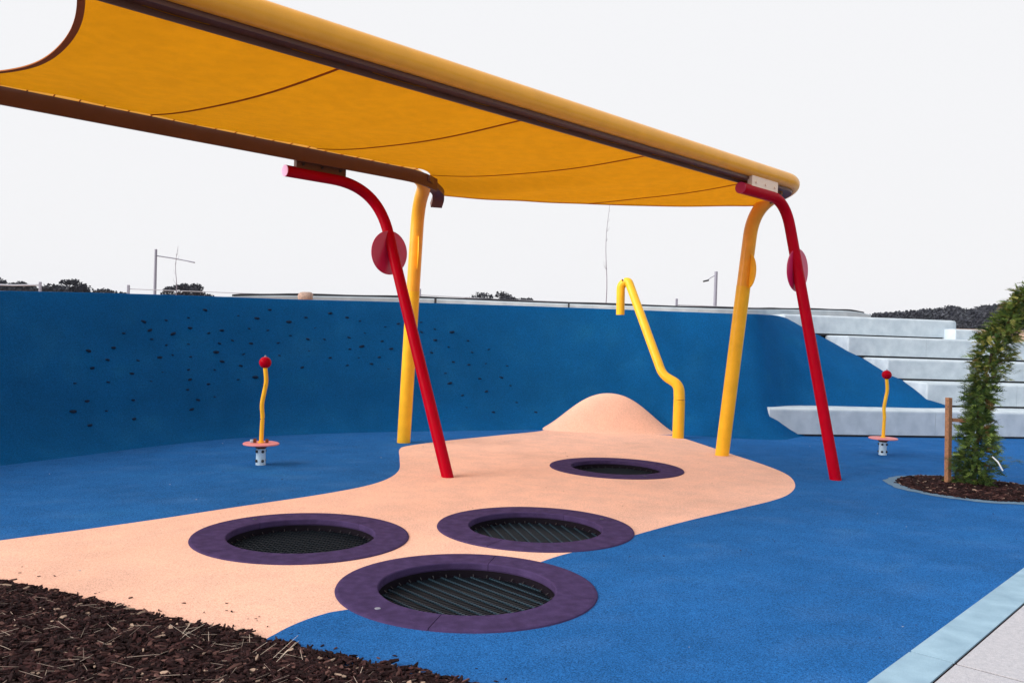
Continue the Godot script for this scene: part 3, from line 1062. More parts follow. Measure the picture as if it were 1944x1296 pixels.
# ------------------------------------------------------------------ mound and hooked rail
func build_mound_and_rail() -> void:
	var c := Vector3(1.56, 0, -13.66)
	var m := thing("rubber_mound", "rounded peach rubber mound against the foot of the blue wall", "mound", c)
	var mb := Mesher.new()
	var rows := []
	var nr := 22
	var na := 56
	for i in nr + 1:
		var f := float(i) / nr
		var row := []
		for k in na + 1:
			var a := TAU * k / na
			var rx := 1.16
			var rz := 0.34 if sin(a) > 0.0 else 0.55
			var h := 0.60 * pow(0.5 + 0.5 * cos(PI * pow(f, 1.12)), 0.86)
			row.append(Vector3(cos(a) * rx * f, h - 0.012 * f, sin(a) * rz * f))
		rows.append(row)
	var ids := []
	for i in nr + 1:
		var idr := []
		for k in na + 1:
			var a: Vector3 = rows[mini(i + 1, nr)][k] - rows[maxi(i - 1, 0)][k]
			var b: Vector3 = rows[maxi(i, 1)][mini(k + 1, na)] - rows[maxi(i, 1)][maxi(k - 1, 0)]
			var nn := a.cross(b).normalized()
			if nn.y < 0: nn = -nn
			if i == 0: nn = Vector3.UP
			idr.append(mb.vert(rows[i][k], nn))
		ids.append(idr)
	for i in nr:
		for k in na:
			mb.tri(ids[i][k], ids[i + 1][k], ids[i + 1][k + 1])
			mb.tri(ids[i][k], ids[i + 1][k + 1], ids[i][k + 1])
	part("rubber_skin", mb, M.peach, m)
	# yellow climbing rail: thick foot, leaning tube, hooked end
	var f0 := Vector3(2.55, 0, -13.08)
	var r := thing("climbing_rail", "yellow bent tube rail with hooked top leaning over the mound", "rail", f0)
	part("foot_post", tube(PackedVector3Array([Vector3(0, -0.05, 0), Vector3(0, 0.57, -0.005)]), 0.086, 30), M.yellow, r)
	var path := rounded([Vector3(0, 0.572, -0.005), Vector3(-0.01, 0.80, -0.02), Vector3(-0.235, 0.93, -0.16), Vector3(-0.71, 2.40, -0.92), Vector3(-0.82, 2.34, -0.98), Vector3(-0.81, 1.85, -1.0)], [0, 0.11, 0.12, 0.06, 0.08, 0], 9)
	var rad := []
	for i in path.size():
		rad.append(lerpf(0.084, 0.068, clampf(float(i) / 14.0, 0.0, 1.0)))
	part("leaning_tube", tube(path, rad, 30), M.yellow, r)

# ------------------------------------------------------------------ standing spinners
func build_spinner(label: String, at: Vector3, tagged: bool, turn: float) -> void:
	var s := thing("standing_spinner", label, "spinner", at, "standing spinners with red ball tops")
	s.rotation.y = turn
	var post := Mesher.new()
	lathe(post, [Vector2(0.046, 0.175), Vector2(0.050, 0.17), Vector2(0.050, 0.03), Vector2(0.052, 0.004), Vector2(0.052, -0.03)].duplicate(), 0, TAU, 28)
	lathe(post, [Vector2(0.0, 0.175), Vector2(0.046, 0.175)], 0, TAU, 28)
	var p := part("base_post", post, M.white_steel, s)
	for a in [0.9, 2.25, 3.8, 5.4]:
		for y in [0.045, 0.145]:
			var bm := Mesher.new()
			ball(bm, Vector3(cos(a) * 0.052, y, sin(a) * 0.052), Vector3(0.016, 0.016, 0.016), 10, 8)
			part("bolt_cap", bm, M.black, p)
	var hub := Mesher.new()
	lathe(hub, [Vector2(0.0, 0.212), Vector2(0.075, 0.212), Vector2(0.07, 0.195), Vector2(0.045, 0.176), Vector2(0.0, 0.176)], 0, TAU, 28)
	part("hub", hub, M.rust, s)
	var pf := Mesher.new()
	lathe(pf, [Vector2(0.0, 0.236), Vector2(0.178, 0.236), Vector2(0.188, 0.231), Vector2(0.190, 0.224), Vector2(0.186, 0.216), Vector2(0.17, 0.213), Vector2(0.0, 0.213)], 0, TAU, 44)
	var foot := part("platform", pf, M.pink, s)
	for a in [0.4, 1.9, 3.5, 5.0]:
		var sm := Mesher.new()
		ball(sm, Vector3(cos(a) * 0.12, 0.212, sin(a) * 0.12), Vector3(0.014, 0.008, 0.014), 10, 6)
		part("screw", sm, M.black, foot)
	var k := 1.0
	var pts := [Vector3(0, 0.236, 0), Vector3(0.004, 0.44, 0), Vector3(0.008, 0.535, 0), Vector3(-0.010, 0.625, 0), Vector3(0.024, 0.82, 0), Vector3(0.038, 0.885, 0), Vector3(0.018, 1.05, 0)]
	for i in pts.size():
		pts[i].x *= k
	part("wavy_pole", tube(rounded(pts, [0, 0.06, 0.05, 0.07, 0.06, 0.06, 0], 7), 0.0225, 22), M.yellow, s)
	var bl := Mesher.new()
	ball(bl, Vector3(0.018, 1.095, 0), Vector3(0.064, 0.062, 0.064), 30, 20)
	var b := part("ball", bl, M.red, s)
	var nub := Mesher.new()
	lathe(nub, [Vector2(0.0, 0.016), Vector2(0.007, 0.014), Vector2(0.012, 0.0), Vector2(0.012, -0.006)], 0, TAU, 12)
	part("cap_nut", nub, M.steel, b, Vector3(0.018, 1.158, 0))
	# collar clamped round the pole on the platform
	var cl := Mesher.new()
	lathe(cl, [Vector2(0.024, 0.250), Vector2(0.034, 0.248), Vector2(0.036, 0.2365)], 0, TAU, 18)
	part("collar", cl, M.yellow, s)
	if tagged:
		for q in [[-0.062, 0.02, M.rust, 0.022], [0.058, -0.01, M.rust, 0.02], [-0.098, 0.015, M.white_steel, 0.016]]:
			var bm := Mesher.new()
			box(bm, Vector3(q[0], 0.236 + q[3], q[1]), Vector3(0.017, q[3], 0.015), Basis(Vector3.UP, 0.3), 0.003)
			part("bracket", bm, q[2], s)

# ------------------------------------------------------------------ mulch
func chip_meshes() -> Array:
	var out := []
	for k in 4:
		var mb := Mesher.new()
		var l := 0.014 + 0.005 * k
		var w := 0.0055 + 0.001 * (k % 2)
		var hgt := 0.0028
		var b := rng.randf_range(-0.004, 0.004)
		var a0 := [Vector3(-l, -hgt, -w * 0.5), Vector3(-l * 0.9, -hgt, w * 0.7), Vector3(-l, hgt, w * 0.4), Vector3(-l * 0.95, hgt, -w * 0.6)]
		var a1 := [Vector3(0, -hgt + b, -w), Vector3(0, -hgt + b, w), Vector3(0, hgt + b, w * 0.9), Vector3(0, hgt + b, -w * 0.9)]
		var a2 := [Vector3(l, -hgt * 0.6, -w * 0.4), Vector3(l * 0.85, -hgt, w * 0.5), Vector3(l * 0.95, hgt * 0.5, w * 0.3), Vector3(l, hgt, -w * 0.3)]
		var rows := [a0, a1, a2]
		for i in 2:
			for j in 4:
				var j2 := (j + 1) % 4
				var ctr: Vector3 = (rows[i][j] + rows[i + 1][j2]) / 2
				mb.quad(rows[i][j], rows[i + 1][j], rows[i + 1][j2], rows[i][j2], Vector3(0, ctr.y - b * 0.5, ctr.z))
		mb.quad(a0[0], a0[1], a0[2], a0[3], Vector3.LEFT)
		mb.quad(a2[0], a2[1], a2[2], a2[3], Vector3.RIGHT)
		out.append(mb.done())
	return out

func chip_color() -> Color:
	var f := rng.randf()
	if f < 0.62: return Color(0.014, 0.006, 0.0065) * rng.randf_range(0.6, 1.5)
	if f < 0.90: return Color(0.034, 0.014, 0.014) * rng.randf_range(0.7, 1.5)
	if f < 0.98: return Color(0.095, 0.048, 0.042) * rng.randf_range(0.7, 1.3)
	return Color(0.36, 0.26, 0.20)

func straw_mesh() -> Mesh:
	var mb := Mesher.new()
	tube(PackedVector3Array([Vector3(-0.5, 0, 0), Vector3(-0.1, 0.015, 0.01), Vector3(0.5, 0, 0)]), [0.016, 0.02, 0.012], 5, true, mb)
	return mb.done()

func mulch_edge(x: float) -> float:
	# z of the far edge of the mulch bed
	var xs := [-8.0, -2.8, -2.26, -1.72, -1.38, -1.14, -0.92, -0.59, -0.3, -0.05, 0.5]
	var zs := [-6.9, -4.84, -4.61, -4.35, -4.22, -4.12, -3.99, -3.86, -3.74, -3.62, -3.2]
	return table(xs, zs, x)

func mulch_y(x: float, z: float, noise: FastNoiseLite) -> float:
	var e := z - mulch_edge(x)
	return -0.015 + 0.055 * smoothstep(-0.02, 0.35, e) + 0.025 * noise.get_noise_2d(x * 3.0, z * 3.0) * smoothstep(0.0, 0.2, e)

func build_mulch() -> void:
	var t := Node3D.new()
	t.name = numbered("bark_mulch")
	add_child(t)
	t.set_meta("kind", "stuff")
	t.set_meta("label", "dark bark mulch with straw covering the near left corner")
	t.set_meta("category", "mulch")
	var noise := FastNoiseLite.new()
	noise.seed = 77
	noise.frequency = 0.9
	var mb := Mesher.new()
	var prev := []
	var x := -7.9
	while x < 0.5:
		var row := []
		for j in 16:
			var z := mulch_edge(x) - 0.03 + j * (0.03 + 0.012 * j)
			if z > -0.9: z = -0.9
			row.append(mb.vert(Vector3(x, mulch_y(x, z, noise), z), Vector3.UP))
		if prev.size():
			for j in 15:
				mb.tri(prev[j], row[j], row[j + 1])
				mb.tri(prev[j], row[j + 1], prev[j + 1])
		prev = row
		x += 0.1
	part("soil", mb, M.soil, t).set_meta("kind", "stuff")
	var meshes := chip_meshes()
	var xf := [[], [], [], []]
	var cols := [[], [], [], []]
	for i in 34000:
		var px := rng.randf_range(-3.5, 0.35)
		var e := mulch_edge(px)
		var ragged := 0.05 * noise.get_noise_2d(px * 9.0, 3.0) + 0.03 * noise.get_noise_2d(px * 31.0, 9.0)
		var pz := e + ragged + pow(rng.randf(), 1.0) * 1.6 - 0.015
		var b := Basis(Vector3.UP, rng.randf() * TAU) * Basis(Vector3.RIGHT, rng.randf_range(-0.5, 0.5)) * Basis(Vector3.BACK, rng.randf_range(-0.45, 0.45))
		b = b.scaled_local(Vector3(rng.randf_range(0.6, 1.3), rng.randf_range(0.7, 1.6), rng.randf_range(0.7, 1.7)))
		var k := rng.randi() % 4
		xf[k].append(Transform3D(b, Vector3(px, maxf(mulch_y(px, pz, noise), 0.003) + rng.randf_range(0.0, 0.018), pz)))
		cols[k].append(chip_color())
	for k in 4:
		scatter("bark_chips", meshes[k], M.chip, xf[k], cols[k], t)
	var sx := []
	var sc := []
	for i in 300:
		var px := rng.randf_range(-3.2, 0.3)
		var pz := mulch_edge(px) + 0.03 + rng.randf() * 1.1
		var l := rng.randf_range(0.04, 0.15)
		var b := Basis(Vector3.UP, rng.randf() * TAU) * Basis(Vector3.BACK, rng.randf_range(-0.25, 0.3))
		b = b.scaled_local(Vector3(l, 0.04, 0.035 + 0.05 * rng.randf()))
		sx.append(Transform3D(b, Vector3(px, mulch_y(px, pz, noise) + 0.02 + 0.01 * rng.randf(), pz)))
		var g := rng.randf_range(0.25, 0.95)
		sc.append(Color(0.62, 0.50, 0.42) * g)
	# the two tufts of longer stalks that stand up
	for cpos in [Vector2(-1.43, -3.98), Vector2(-0.98, -3.82)]:
		for i in 4:
			var b := Basis(Vector3.UP, rng.randf() * TAU) * Basis(Vector3.BACK, rng.randf_range(0.25, 0.8))
			b = b.scaled_local(Vector3(rng.randf_range(0.10, 0.20), 0.045, 0.06))
			sx.append(Transform3D(b, Vector3(cpos.x + rng.randf_range(-0.06, 0.06), 0.075, cpos.y + rng.randf_range(-0.05, 0.05))))
			sc.append(Color(0.68, 0.58, 0.48))
	scatter("straw", straw_mesh(), M.chip, sx, sc, t)
	# mulch ring round the young tree
	var p := Node3D.new()
	p.name = numbered("tree_pit_mulch")
	add_child(p)
	p.position = Vector3(4.97, 0, -9.25)
	p.set_meta("kind", "stuff")
	p.set_meta("label", "round bed of dark bark mulch at the foot of the staked conifer")
	p.set_meta("category", "mulch")
	var dm := Mesher.new()
	lathe(dm, [Vector2(0.0, 0.035), Vector2(0.4, 0.022), Vector2(0.66, 0.004), Vector2(0.735, -0.02)], 0, TAU, 44)
	part("soil", dm, M.soil, p).set_meta("kind", "stuff")
	for k in 4:
		xf[k].clear()
		cols[k].clear()
	for i in 4200:
		var a := rng.randf() * TAU
		var rr := 0.74 * sqrt(rng.randf()) + rng.randf_range(-0.01, 0.02)
		var b := Basis(Vector3.UP, rng.randf() * TAU) * Basis(Vector3.RIGHT, rng.randf_range(-0.5, 0.5)) * Basis(Vector3.BACK, rng.randf_range(-0.4, 0.4))
		b = b.scaled_local(Vector3(1, 1.2, 1.3) * rng.randf_range(0.8, 1.5))
		var k := rng.randi() % 4
		xf[k].append(Transform3D(b, Vector3(cos(a) * rr, maxf(0.036 - 0.05 * rr, 0.004) + rng.randf_range(0.0, 0.016), sin(a) * rr)))
		cols[k].append(chip_color())
	for k in 4:
		scatter("bark_chips", meshes[k], M.chip, xf[k], cols[k], p)
	var rim := Mesher.new()
	var noise2 := FastNoiseLite.new()
	noise2.seed = 31
	noise2.frequency = 1.5
	var prv := []
	for k in 97:
		var a := TAU * (k % 96) / 96.0
		var o := Vector3(cos(a), 0, sin(a))
		var ro := 0.865 + 0.05 * noise2.get_noise_2d(cos(a) * 2.0, sin(a) * 2.0)
		var row := [rim.vert(o * 0.715 + Vector3.UP * 0.004, Vector3.UP), rim.vert(o * ro + Vector3.UP * 0.004, Vector3.UP)]
		if k > 0:
			rim.tri(prv[0], prv[1], row[1])
			rim.tri(prv[0], row[1], row[0])
		prv = row
	var wr := thing("worn_edging", "faded pale ring of edging round the tree's mulch bed", "edging", Vector3(4.97, 0, -9.25))
	part("edging_ring", rim, M.worn, wr)

# ------------------------------------------------------------------ young conifer and stake
func build_young_tree() -> void:
	var t := thing("young_conifer", "narrow bushy green conifer leaning right in its mulch bed", "tree", Vector3(5.0, 0.02, -9.34))
	var line := [Vector3(0.01, 0, 0), Vector3(0.028, 0.256, 0), Vector3(0.035, 0.541, 0.02), Vector3(0.055, 0.825, 0.0), Vector3(0.10, 1.167, 0), Vector3(0.20, 1.51, -0.01), Vector3(0.345, 1.798, 0), Vector3(0.52, 2.058, 0.01), Vector3(0.76, 2.33, 0.0)]
	var radii := [0.15, 0.21, 0.20, 0.105, 0.155, 0.175, 0.155, 0.135, 0.08]
	var path := PackedVector3Array()
	var rad := []
	for i in 33:
		var s := 8.0 * i / 32.0
		path.append(line_at(line, s))
		rad.append(lerpf(0.026, 0.005, i / 32.0))
	part("trunk", tube(path, rad, 10), M.bark, t)
	# foliage: drooping sprays of small scale leaves around the stem
	var mb := Mesher.new()
	var noise := FastNoiseLite.new()
	noise.seed = 8
	noise.frequency = 2.2
	for i in 4800:
		var s := rng.randf_range(0.12, 8.0)
		var c := line_at(line, s)
		var si := clampi(int(s), 0, 7)
		var R: float = lerpf(radii[si], radii[si + 1], s - si)
		var a := rng.randf() * TAU
		var out := Vector3(cos(a), 0, sin(a))
		var lump := 0.80 + 1.05 * noise.get_noise_3d(out.x * 0.6 + 3.0, s * 0.6, out.z * 0.6)
		if lump < 0.52 and rng.randf() < 0.8:
			continue
		var rr := R * lump * sqrt(rng.randf_range(0.05, 1.0))
		var p := c + out * rr + Vector3.UP * rng.randf_range(-0.04, 0.04)
		var dir := (out * rng.randf_range(0.5, 1.0) + Vector3.UP * rng.randf_range(-0.35, 0.85) + Vector3(rng.randf_range(-0.4, 0.4), 0, rng.randf_range(-0.4, 0.4))).normalized()
		var side := dir.cross(Vector3.UP.rotated(dir, rng.randf_range(-0.8, 0.8))).normalized()
		var nn := side.cross(dir).normalized()
		if nn.y < 0: nn = -nn
		var L := rng.randf_range(0.06, 0.125)
		var tone := rng.randf()
		var col := Color(0.035, 0.075, 0.022).lerp(Color(0.20, 0.28, 0.06), tone * tone)
		if rng.randf() < 0.28 and s > 4.0:
			col = Color(0.24, 0.24, 0.06) * rng.randf_range(0.7, 1.2)
		elif rng.randf() < 0.05:
			col = Color(0.12, 0.075, 0.03)
		for j in 9:
			var f := (j + 0.5) / 9.0
			var sd := -1.0 if j % 2 == 0 else 1.0
			var b := p + dir * (L * f) - Vector3.UP * (L * f * f * 0.25)
			var ll := L * (0.42 - 0.25 * f)
			var tip := b + (dir * 0.75 + side * sd * 0.7 + nn * rng.randf_range(-0.25, 0.25)).normalized() * ll
			var w := (dir * 0.5 - side * sd * 0.5).normalized() * ll * 0.30
			var cc := col * rng.randf_range(0.8, 1.2)
			cc.a = 1.0
			mb.quad(b - w, b + w * 0.6, tip + w * 0.15, tip - w * 0.15, nn, cc)
	# loose sprigs that stick out
	for q in [[1.2, Vector3(1, -0.05, 0.3), 0.42], [1.0, Vector3(-1, 0.1, 0.2), 0.36], [4.1, Vector3(1, 0.12, 0.2), 0.34], [3.9, Vector3(-1, 0.0, 0.2), 0.30], [5.0, Vector3(1, 0.1, -0.1), 0.32]]:
		var c := line_at(line, q[0])
		var d: Vector3 = q[1].normalized()
		for i in 60:
			var f := rng.randf_range(0.3, 1.0)
			var reach: float = q[2] * f
			var p: Vector3 = c + d * reach + Vector3(rng.randf_range(-1, 1), rng.randf_range(-1, 1), rng.randf_range(-1, 1)) * 0.05 * (1.3 - f)
			var dir := (d + Vector3(rng.randf_range(-0.6, 0.6), rng.randf_range(-0.5, 0.4), rng.randf_range(-0.6, 0.6))).normalized()
			var side := dir.cross(Vector3.UP).normalized()
			var cc := Color(0.035, 0.07, 0.025).lerp(Color(0.07, 0.12, 0.035), rng.randf())
			for j in 4:
				var sd := -1.0 if j % 2 == 0 else 1.0
				var b: Vector3 = p + dir * 0.014 * j
				var tip: Vector3 = b + (dir + side * sd * 0.8).normalized() * 0.028
				var w := side * 0.005
				mb.quad(b - w, b + w, tip + w * 0.3, tip - w * 0.3, Vector3.UP, cc)
	part("foliage", mb, M.leaf, t)
	var sb := Mesher.new()
	tube(PackedVector3Array([Vector3(0.12, 0.34, 0.16), Vector3(0.16, 0.29, 0.2), Vector3(0.215, 0.20, 0.2)]), 0.008, 6, true, sb)
	part("tie", sb, M.strap, t)
	var st := thing("tree_stake", "square timber stake with a short cross brace beside the conifer", "stake", Vector3(4.768, 0, -9.39))
	var pm := Mesher.new()
	var up := Vector3(-0.024, 0.95, 0).normalized()
	var bs := Basis(Vector3.RIGHT, up, Vector3.RIGHT.cross(up).normalized()) * Basis(Vector3.UP, 0.35)
	box(pm, up * 0.43, Vector3(0.026, 0.525, 0.026), bs, 0.003)
	part("post", pm, M.timber, st)
	var bm := Mesher.new()
	box(bm, Vector3(0.135, 0.712, -0.005), Vector3(0.13, 0.019, 0.011), Basis(Vector3.BACK, -0.03), 0.002)
	part("brace", bm, M.timber, st)
	var nl := Mesher.new()
	ball(nl, up * 0.86 + Vector3(-0.022, 0, 0.03), Vector3(0.006, 0.006, 0.006), 8, 6)
	part("nail", nl, M.black, st)

func line_at(line: Array, s: float) -> Vector3:
	var i := clampi(int(s), 0, line.size() - 2)
	var a: Vector3 = line[maxi(i - 1, 0)]
	var b: Vector3 = line[i]
	var c: Vector3 = line[i + 1]
	var d: Vector3 = line[mini(i + 2, line.size() - 1)]
	var t := s - i
	return Vector3(cr(a.x, b.x, c.x, d.x, t), cr(a.y, b.y, c.y, d.y, t), cr(a.z, b.z, c.z, d.z, t))

# ------------------------------------------------------------------ edge on top of the bank: low concrete upstand, pipe, fence, rock, lamps
func build_upper_edge() -> void:
	var k := thing("retaining_kerb", "low pale concrete upstand with a black pipe along its top, behind the wall", "kerb")
	var pts := [Vector3(-4.5, 1.90, -13.3), Vector3(-3.74, 1.985, -14.2), Vector3(-1.65, 2.065, -15.6), Vector3(0.83, 2.068, -16.0), Vector3(4.03, 2.085, -16.4), Vector3(5.66, 2.17, -18.1), Vector3(7.23, 2.21, -18.8), Vector3(7.95, 2.165, -19.3)]
	var path := PackedVector3Array()
	for i in 49:
		path.append(line_at(pts, 7.0 * i / 48.0))
	var mb := Mesher.new()
	var prev := []
	for i in path.size():
		var p := path[i]
		var t := (path[mini(i + 1, 48)] - path[maxi(i - 1, 0)])
		var o := Vector3(t.z, 0, -t.x).normalized()
		if o.z > 0: o = -o
		var low := 1.75
		var row := [Vector3(p.x, low, p.z), Vector3(p.x, p.y - 0.015, p.z), p + o * 0.015, p + o * 0.16, Vector3(p.x, low, p.z) + o * 0.16]
		var nn := [-o, (Vector3.UP - o).normalized(), Vector3.UP, o]
		if i > 0:
			for j in 4:
				mb.quad(prev[j], row[j], row[j + 1], prev[j + 1], nn[j])
		else:
			mb.quad(row[0], row[1], row[3], row[4], Vector3.LEFT)
		if i == 48:
			mb.quad(row[0], row[1], row[3], row[4], Vector3.RIGHT)
		prev = row
	part("concrete_edge", mb, M.concrete, k)
	var pp := PackedVector3Array()
	for i in 44:
		var p := path[i + 2]
		pp.append(p + Vector3(0, 0.016 + 0.006 * sin(i * 1.3), -0.06))
	part("pipe", tube(pp, 0.022, 10), M.pipe, k)
	for q in [[1.02, 0.015], [4.75, 0.03], [-1.4, 0.02]]:
		var bm := Mesher.new()
		var z := -16.0 if q[0] > 0 else -15.67
		box(bm, Vector3(q[0], 2.02, z + 0.045 if q[0] < 4 else -17.3), Vector3(q[1], 0.05, 0.02), Basis.IDENTITY, 0.004)
		part("bracket", bm, M.pipe, k)
	var rk := thing("boulder", "single beige sandstone boulder lying on top of the bank", "rock", Vector3(-3.36, 1.90, -14.05))
	var rb := Mesher.new()
	ball(rb, Vector3.ZERO, Vector3(0.125, 0.085, 0.10), 16, 10)
	var noise := FastNoiseLite.new()
	noise.seed = 3
	noise.frequency = 4.0
	for i in rb.v.size():
		var p := rb.v[i]
		# squared-off block with worn corners
		var d := Vector3(signf(p.x) * pow(absf(p.x) / 0.125, 0.55) * 0.112, signf(p.y) * pow(absf(p.y) / 0.085, 0.55) * 0.075, signf(p.z) * pow(absf(p.z) / 0.10, 0.55) * 0.09)
		rb.v[i] = d * (1.0 + 0.25 * noise.get_noise_3dv(p * 3.0)) + Vector3(0, 0.075, 0)
	part("stone", rb, M.rock, rk)
	# post and wire fence
	var f := thing("wire_fence", "low wire fence with thin dark posts far behind the bank", "fence", Vector3(0, 0, -24))
	var posts := [[-13.08, 2.475], [-10.64, 2.47], [-2.59, 2.63], [4.51, 2.59]]
	for q in posts:
		var pm := Mesher.new()
		box(pm, Vector3(q[0], (1.8 + q[1]) / 2, 0), Vector3(0.03, (q[1] - 1.8) / 2, 0.03), Basis.IDENTITY, 0.005)
		part("post", pm, M.steel, f)
	for seg in [[-14.6, 2.36, -13.08, 2.39], [-10.64, 2.36, -2.59, 2.36], [-2.59, 2.46, 1.5, 2.40], [4.51, 2.42, 8.4, 2.44]]:
		var wm := tube(PackedVector3Array([Vector3(seg[0], seg[1], 0), Vector3((seg[0] + seg[2]) / 2, (seg[1] + seg[3]) / 2 - 0.02, 0), Vector3(seg[2], seg[3], 0)]), 0.010 if seg[0] > -14 else 0.025, 6)
		part("rail" if seg[0] < -14 else "wire", wm, M.wire, f)
	# street lamps
	var l1 := thing("street_lamp", "tall grey street lamp with a long arm, at left beyond the bank", "lamp", Vector3(-18.58, 1.9, -45), "street lamps beyond the bank")
	part("pole", tube(PackedVector3Array([Vector3(0, 0, 0), Vector3(0, 1.6, 0), Vector3(-0.005, 3.31, 0)]), [0.085, 0.075, 0.065], 14), M.steel, l1)
	part("arm", tube(PackedVector3Array([Vector3(0, 2.98, 0), Vector3(1.0, 2.86, 0), Vector3(1.75, 2.74, 0)]), [0.03, 0.028, 0.025], 8), M.steel, l1)
	var h1 := Mesher.new()
	box(h1, Vector3(1.86, 2.715, 0), Vector3(0.16, 0.03, 0.09), Basis(Vector3.BACK, -0.16), 0.02)
	part("lamp_head", h1, M.steel, l1)
	var l2 := thing("street_lamp", "short-armed grey street lamp beside the right yellow leg", "lamp", Vector3(13.93, 1.9, -60), "street lamps beyond the bank")
	part("pole", tube(PackedVector3Array([Vector3(0, 0, 0), Vector3(0, 2.0, 0), Vector3(0, 4.28, 0)]), [0.13, 0.12, 0.11], 14), M.steel, l2)
	part("arm", tube(PackedVector3Array([Vector3(-0.05, 4.03, 0), Vector3(-0.35, 3.85, 0), Vector3(-0.55, 3.70, 0)]), 0.028, 8), M.steel, l2)
	var h2 := Mesher.new()
	box(h2, Vector3(-0.68, 3.62, 0), Vector3(0.2, 0.055, 0.11), Basis(Vector3.BACK, 0.25), 0.03)
	part("lamp_head", h2, M.black, l2)
	# leafless saplings
	sapling("bare thin sapling standing behind the bank beside the yellow rail", Vector3(2.0, 1.9, -19), 2.5, 5)
	sapling("bare thin sapling standing behind the bank beside the left street lamp", Vector3(-7.4, 1.9, -19), 1.25, 9)

func sapling(label: String, at: Vector3, h: float, seed_: int) -> void:
	var r := RandomNumberGenerator.new()
	r.seed = seed_
	var t := thing("bare_sapling", label, "tree", at, "bare saplings behind the bank")
	var path := PackedVector3Array()
	var rad := []
	for i in 13:
		var f := i / 12.0
		path.append(Vector3(0.03 * sin(f * 7.0) + 0.02 * f, h * f, 0.02 * cos(f * 5.0)))
		rad.append(lerpf(0.011, 0.003, f))
	part("trunk", tube(path, rad, 6), M.twig, t)
	var mb := Mesher.new()
	for i in 9:
		var f := r.randf_range(0.35, 0.95)
		var b := path[int(f * 12)]
		var a := r.randf() * TAU
		var l := r.randf_range(0.06, 0.2) * (1.3 - f)
		tube(PackedVector3Array([b, b + Vector3(cos(a) * l * 0.5, l * 0.5, sin(a) * l * 0.5), b + Vector3(cos(a) * l * 0.7, l * 1.2, sin(a) * l * 0.7)]), [0.003, 0.0025, 0.0015], 4, true, mb)
	part("twigs", mb, M.twig, t)

# ------------------------------------------------------------------ far trees
func crown_mesh(seed_: int, w: float, h: float, lobes: int, n: int, size: float, loose: float) -> Array:
	# open eucalypt crown: leaf clumps gathered in lobes, carried on a few limbs
	var r := RandomNumberGenerator.new()
	r.seed = seed_
	var mb := Mesher.new()
	var tr := Mesher.new()
	tube(PackedVector3Array([Vector3.ZERO, Vector3(r.randf_range(-0.1, 0.1) * w, h * 0.35, 0), Vector3(r.randf_range(-0.1, 0.1) * w, h * 0.6, 0)]), [h * 0.035, h * 0.026, h * 0.015], 7, true, tr)
	for l in lobes:
		var a := r.randf() * TAU
		var rr := sqrt(r.randf()) * w * 0.42
		var hy := h * r.randf_range(0.42, 0.86) - rr * 0.25
		var c := Vector3(cos(a) * rr, hy, sin(a) * rr)
		var s := Vector3(w * r.randf_range(0.15, 0.25), h * r.randf_range(0.08, 0.14), w * r.randf_range(0.15, 0.25)) * loose
		tube(PackedVector3Array([Vector3(0, h * 0.34, 0), Vector3(c.x * 0.5, lerpf(h * 0.34, c.y, 0.6), c.z * 0.5), c]), [h * 0.018, h * 0.011, h * 0.005], 5, true, tr)
		for i in n / lobes:
			var d := Vector3(r.randfn(), r.randfn(), r.randfn()).normalized()
			var p := c + d * s * pow(r.randf(), 0.4)
			var q := Basis(Vector3(r.randfn(), r.randfn(), r.randfn()).normalized(), r.randf() * TAU)
			var z := size * r.randf_range(0.6, 1.3)
			var nn := (d + Vector3.UP * 0.3).normalized()
			var col := Color(0.026, 0.029, 0.038).lerp(Color(0.062, 0.068, 0.080), r.randf())
			mb.quad(p + q * Vector3(-z, 0, -z * 0.5), p + q * Vector3(z * 0.7, 0, -z * 0.6), p + q * Vector3(z, 0, z * 0.5), p + q * Vector3(-z * 0.6, 0, z * 0.7), nn, col)
	return [mb.done(), tr.done()]

func far_tree(called: String, label: String, group: String, kind: Array, at: Vector3, sc: float, turn: float) -> void:
	var t := thing(called, label, "tree", at, group)
	t.rotation.y = turn
	t.scale = Vector3.ONE * sc
	part("trunk", kind[1], M.bark, t)
	part("crown", kind[0], M.bush_leaf, t)

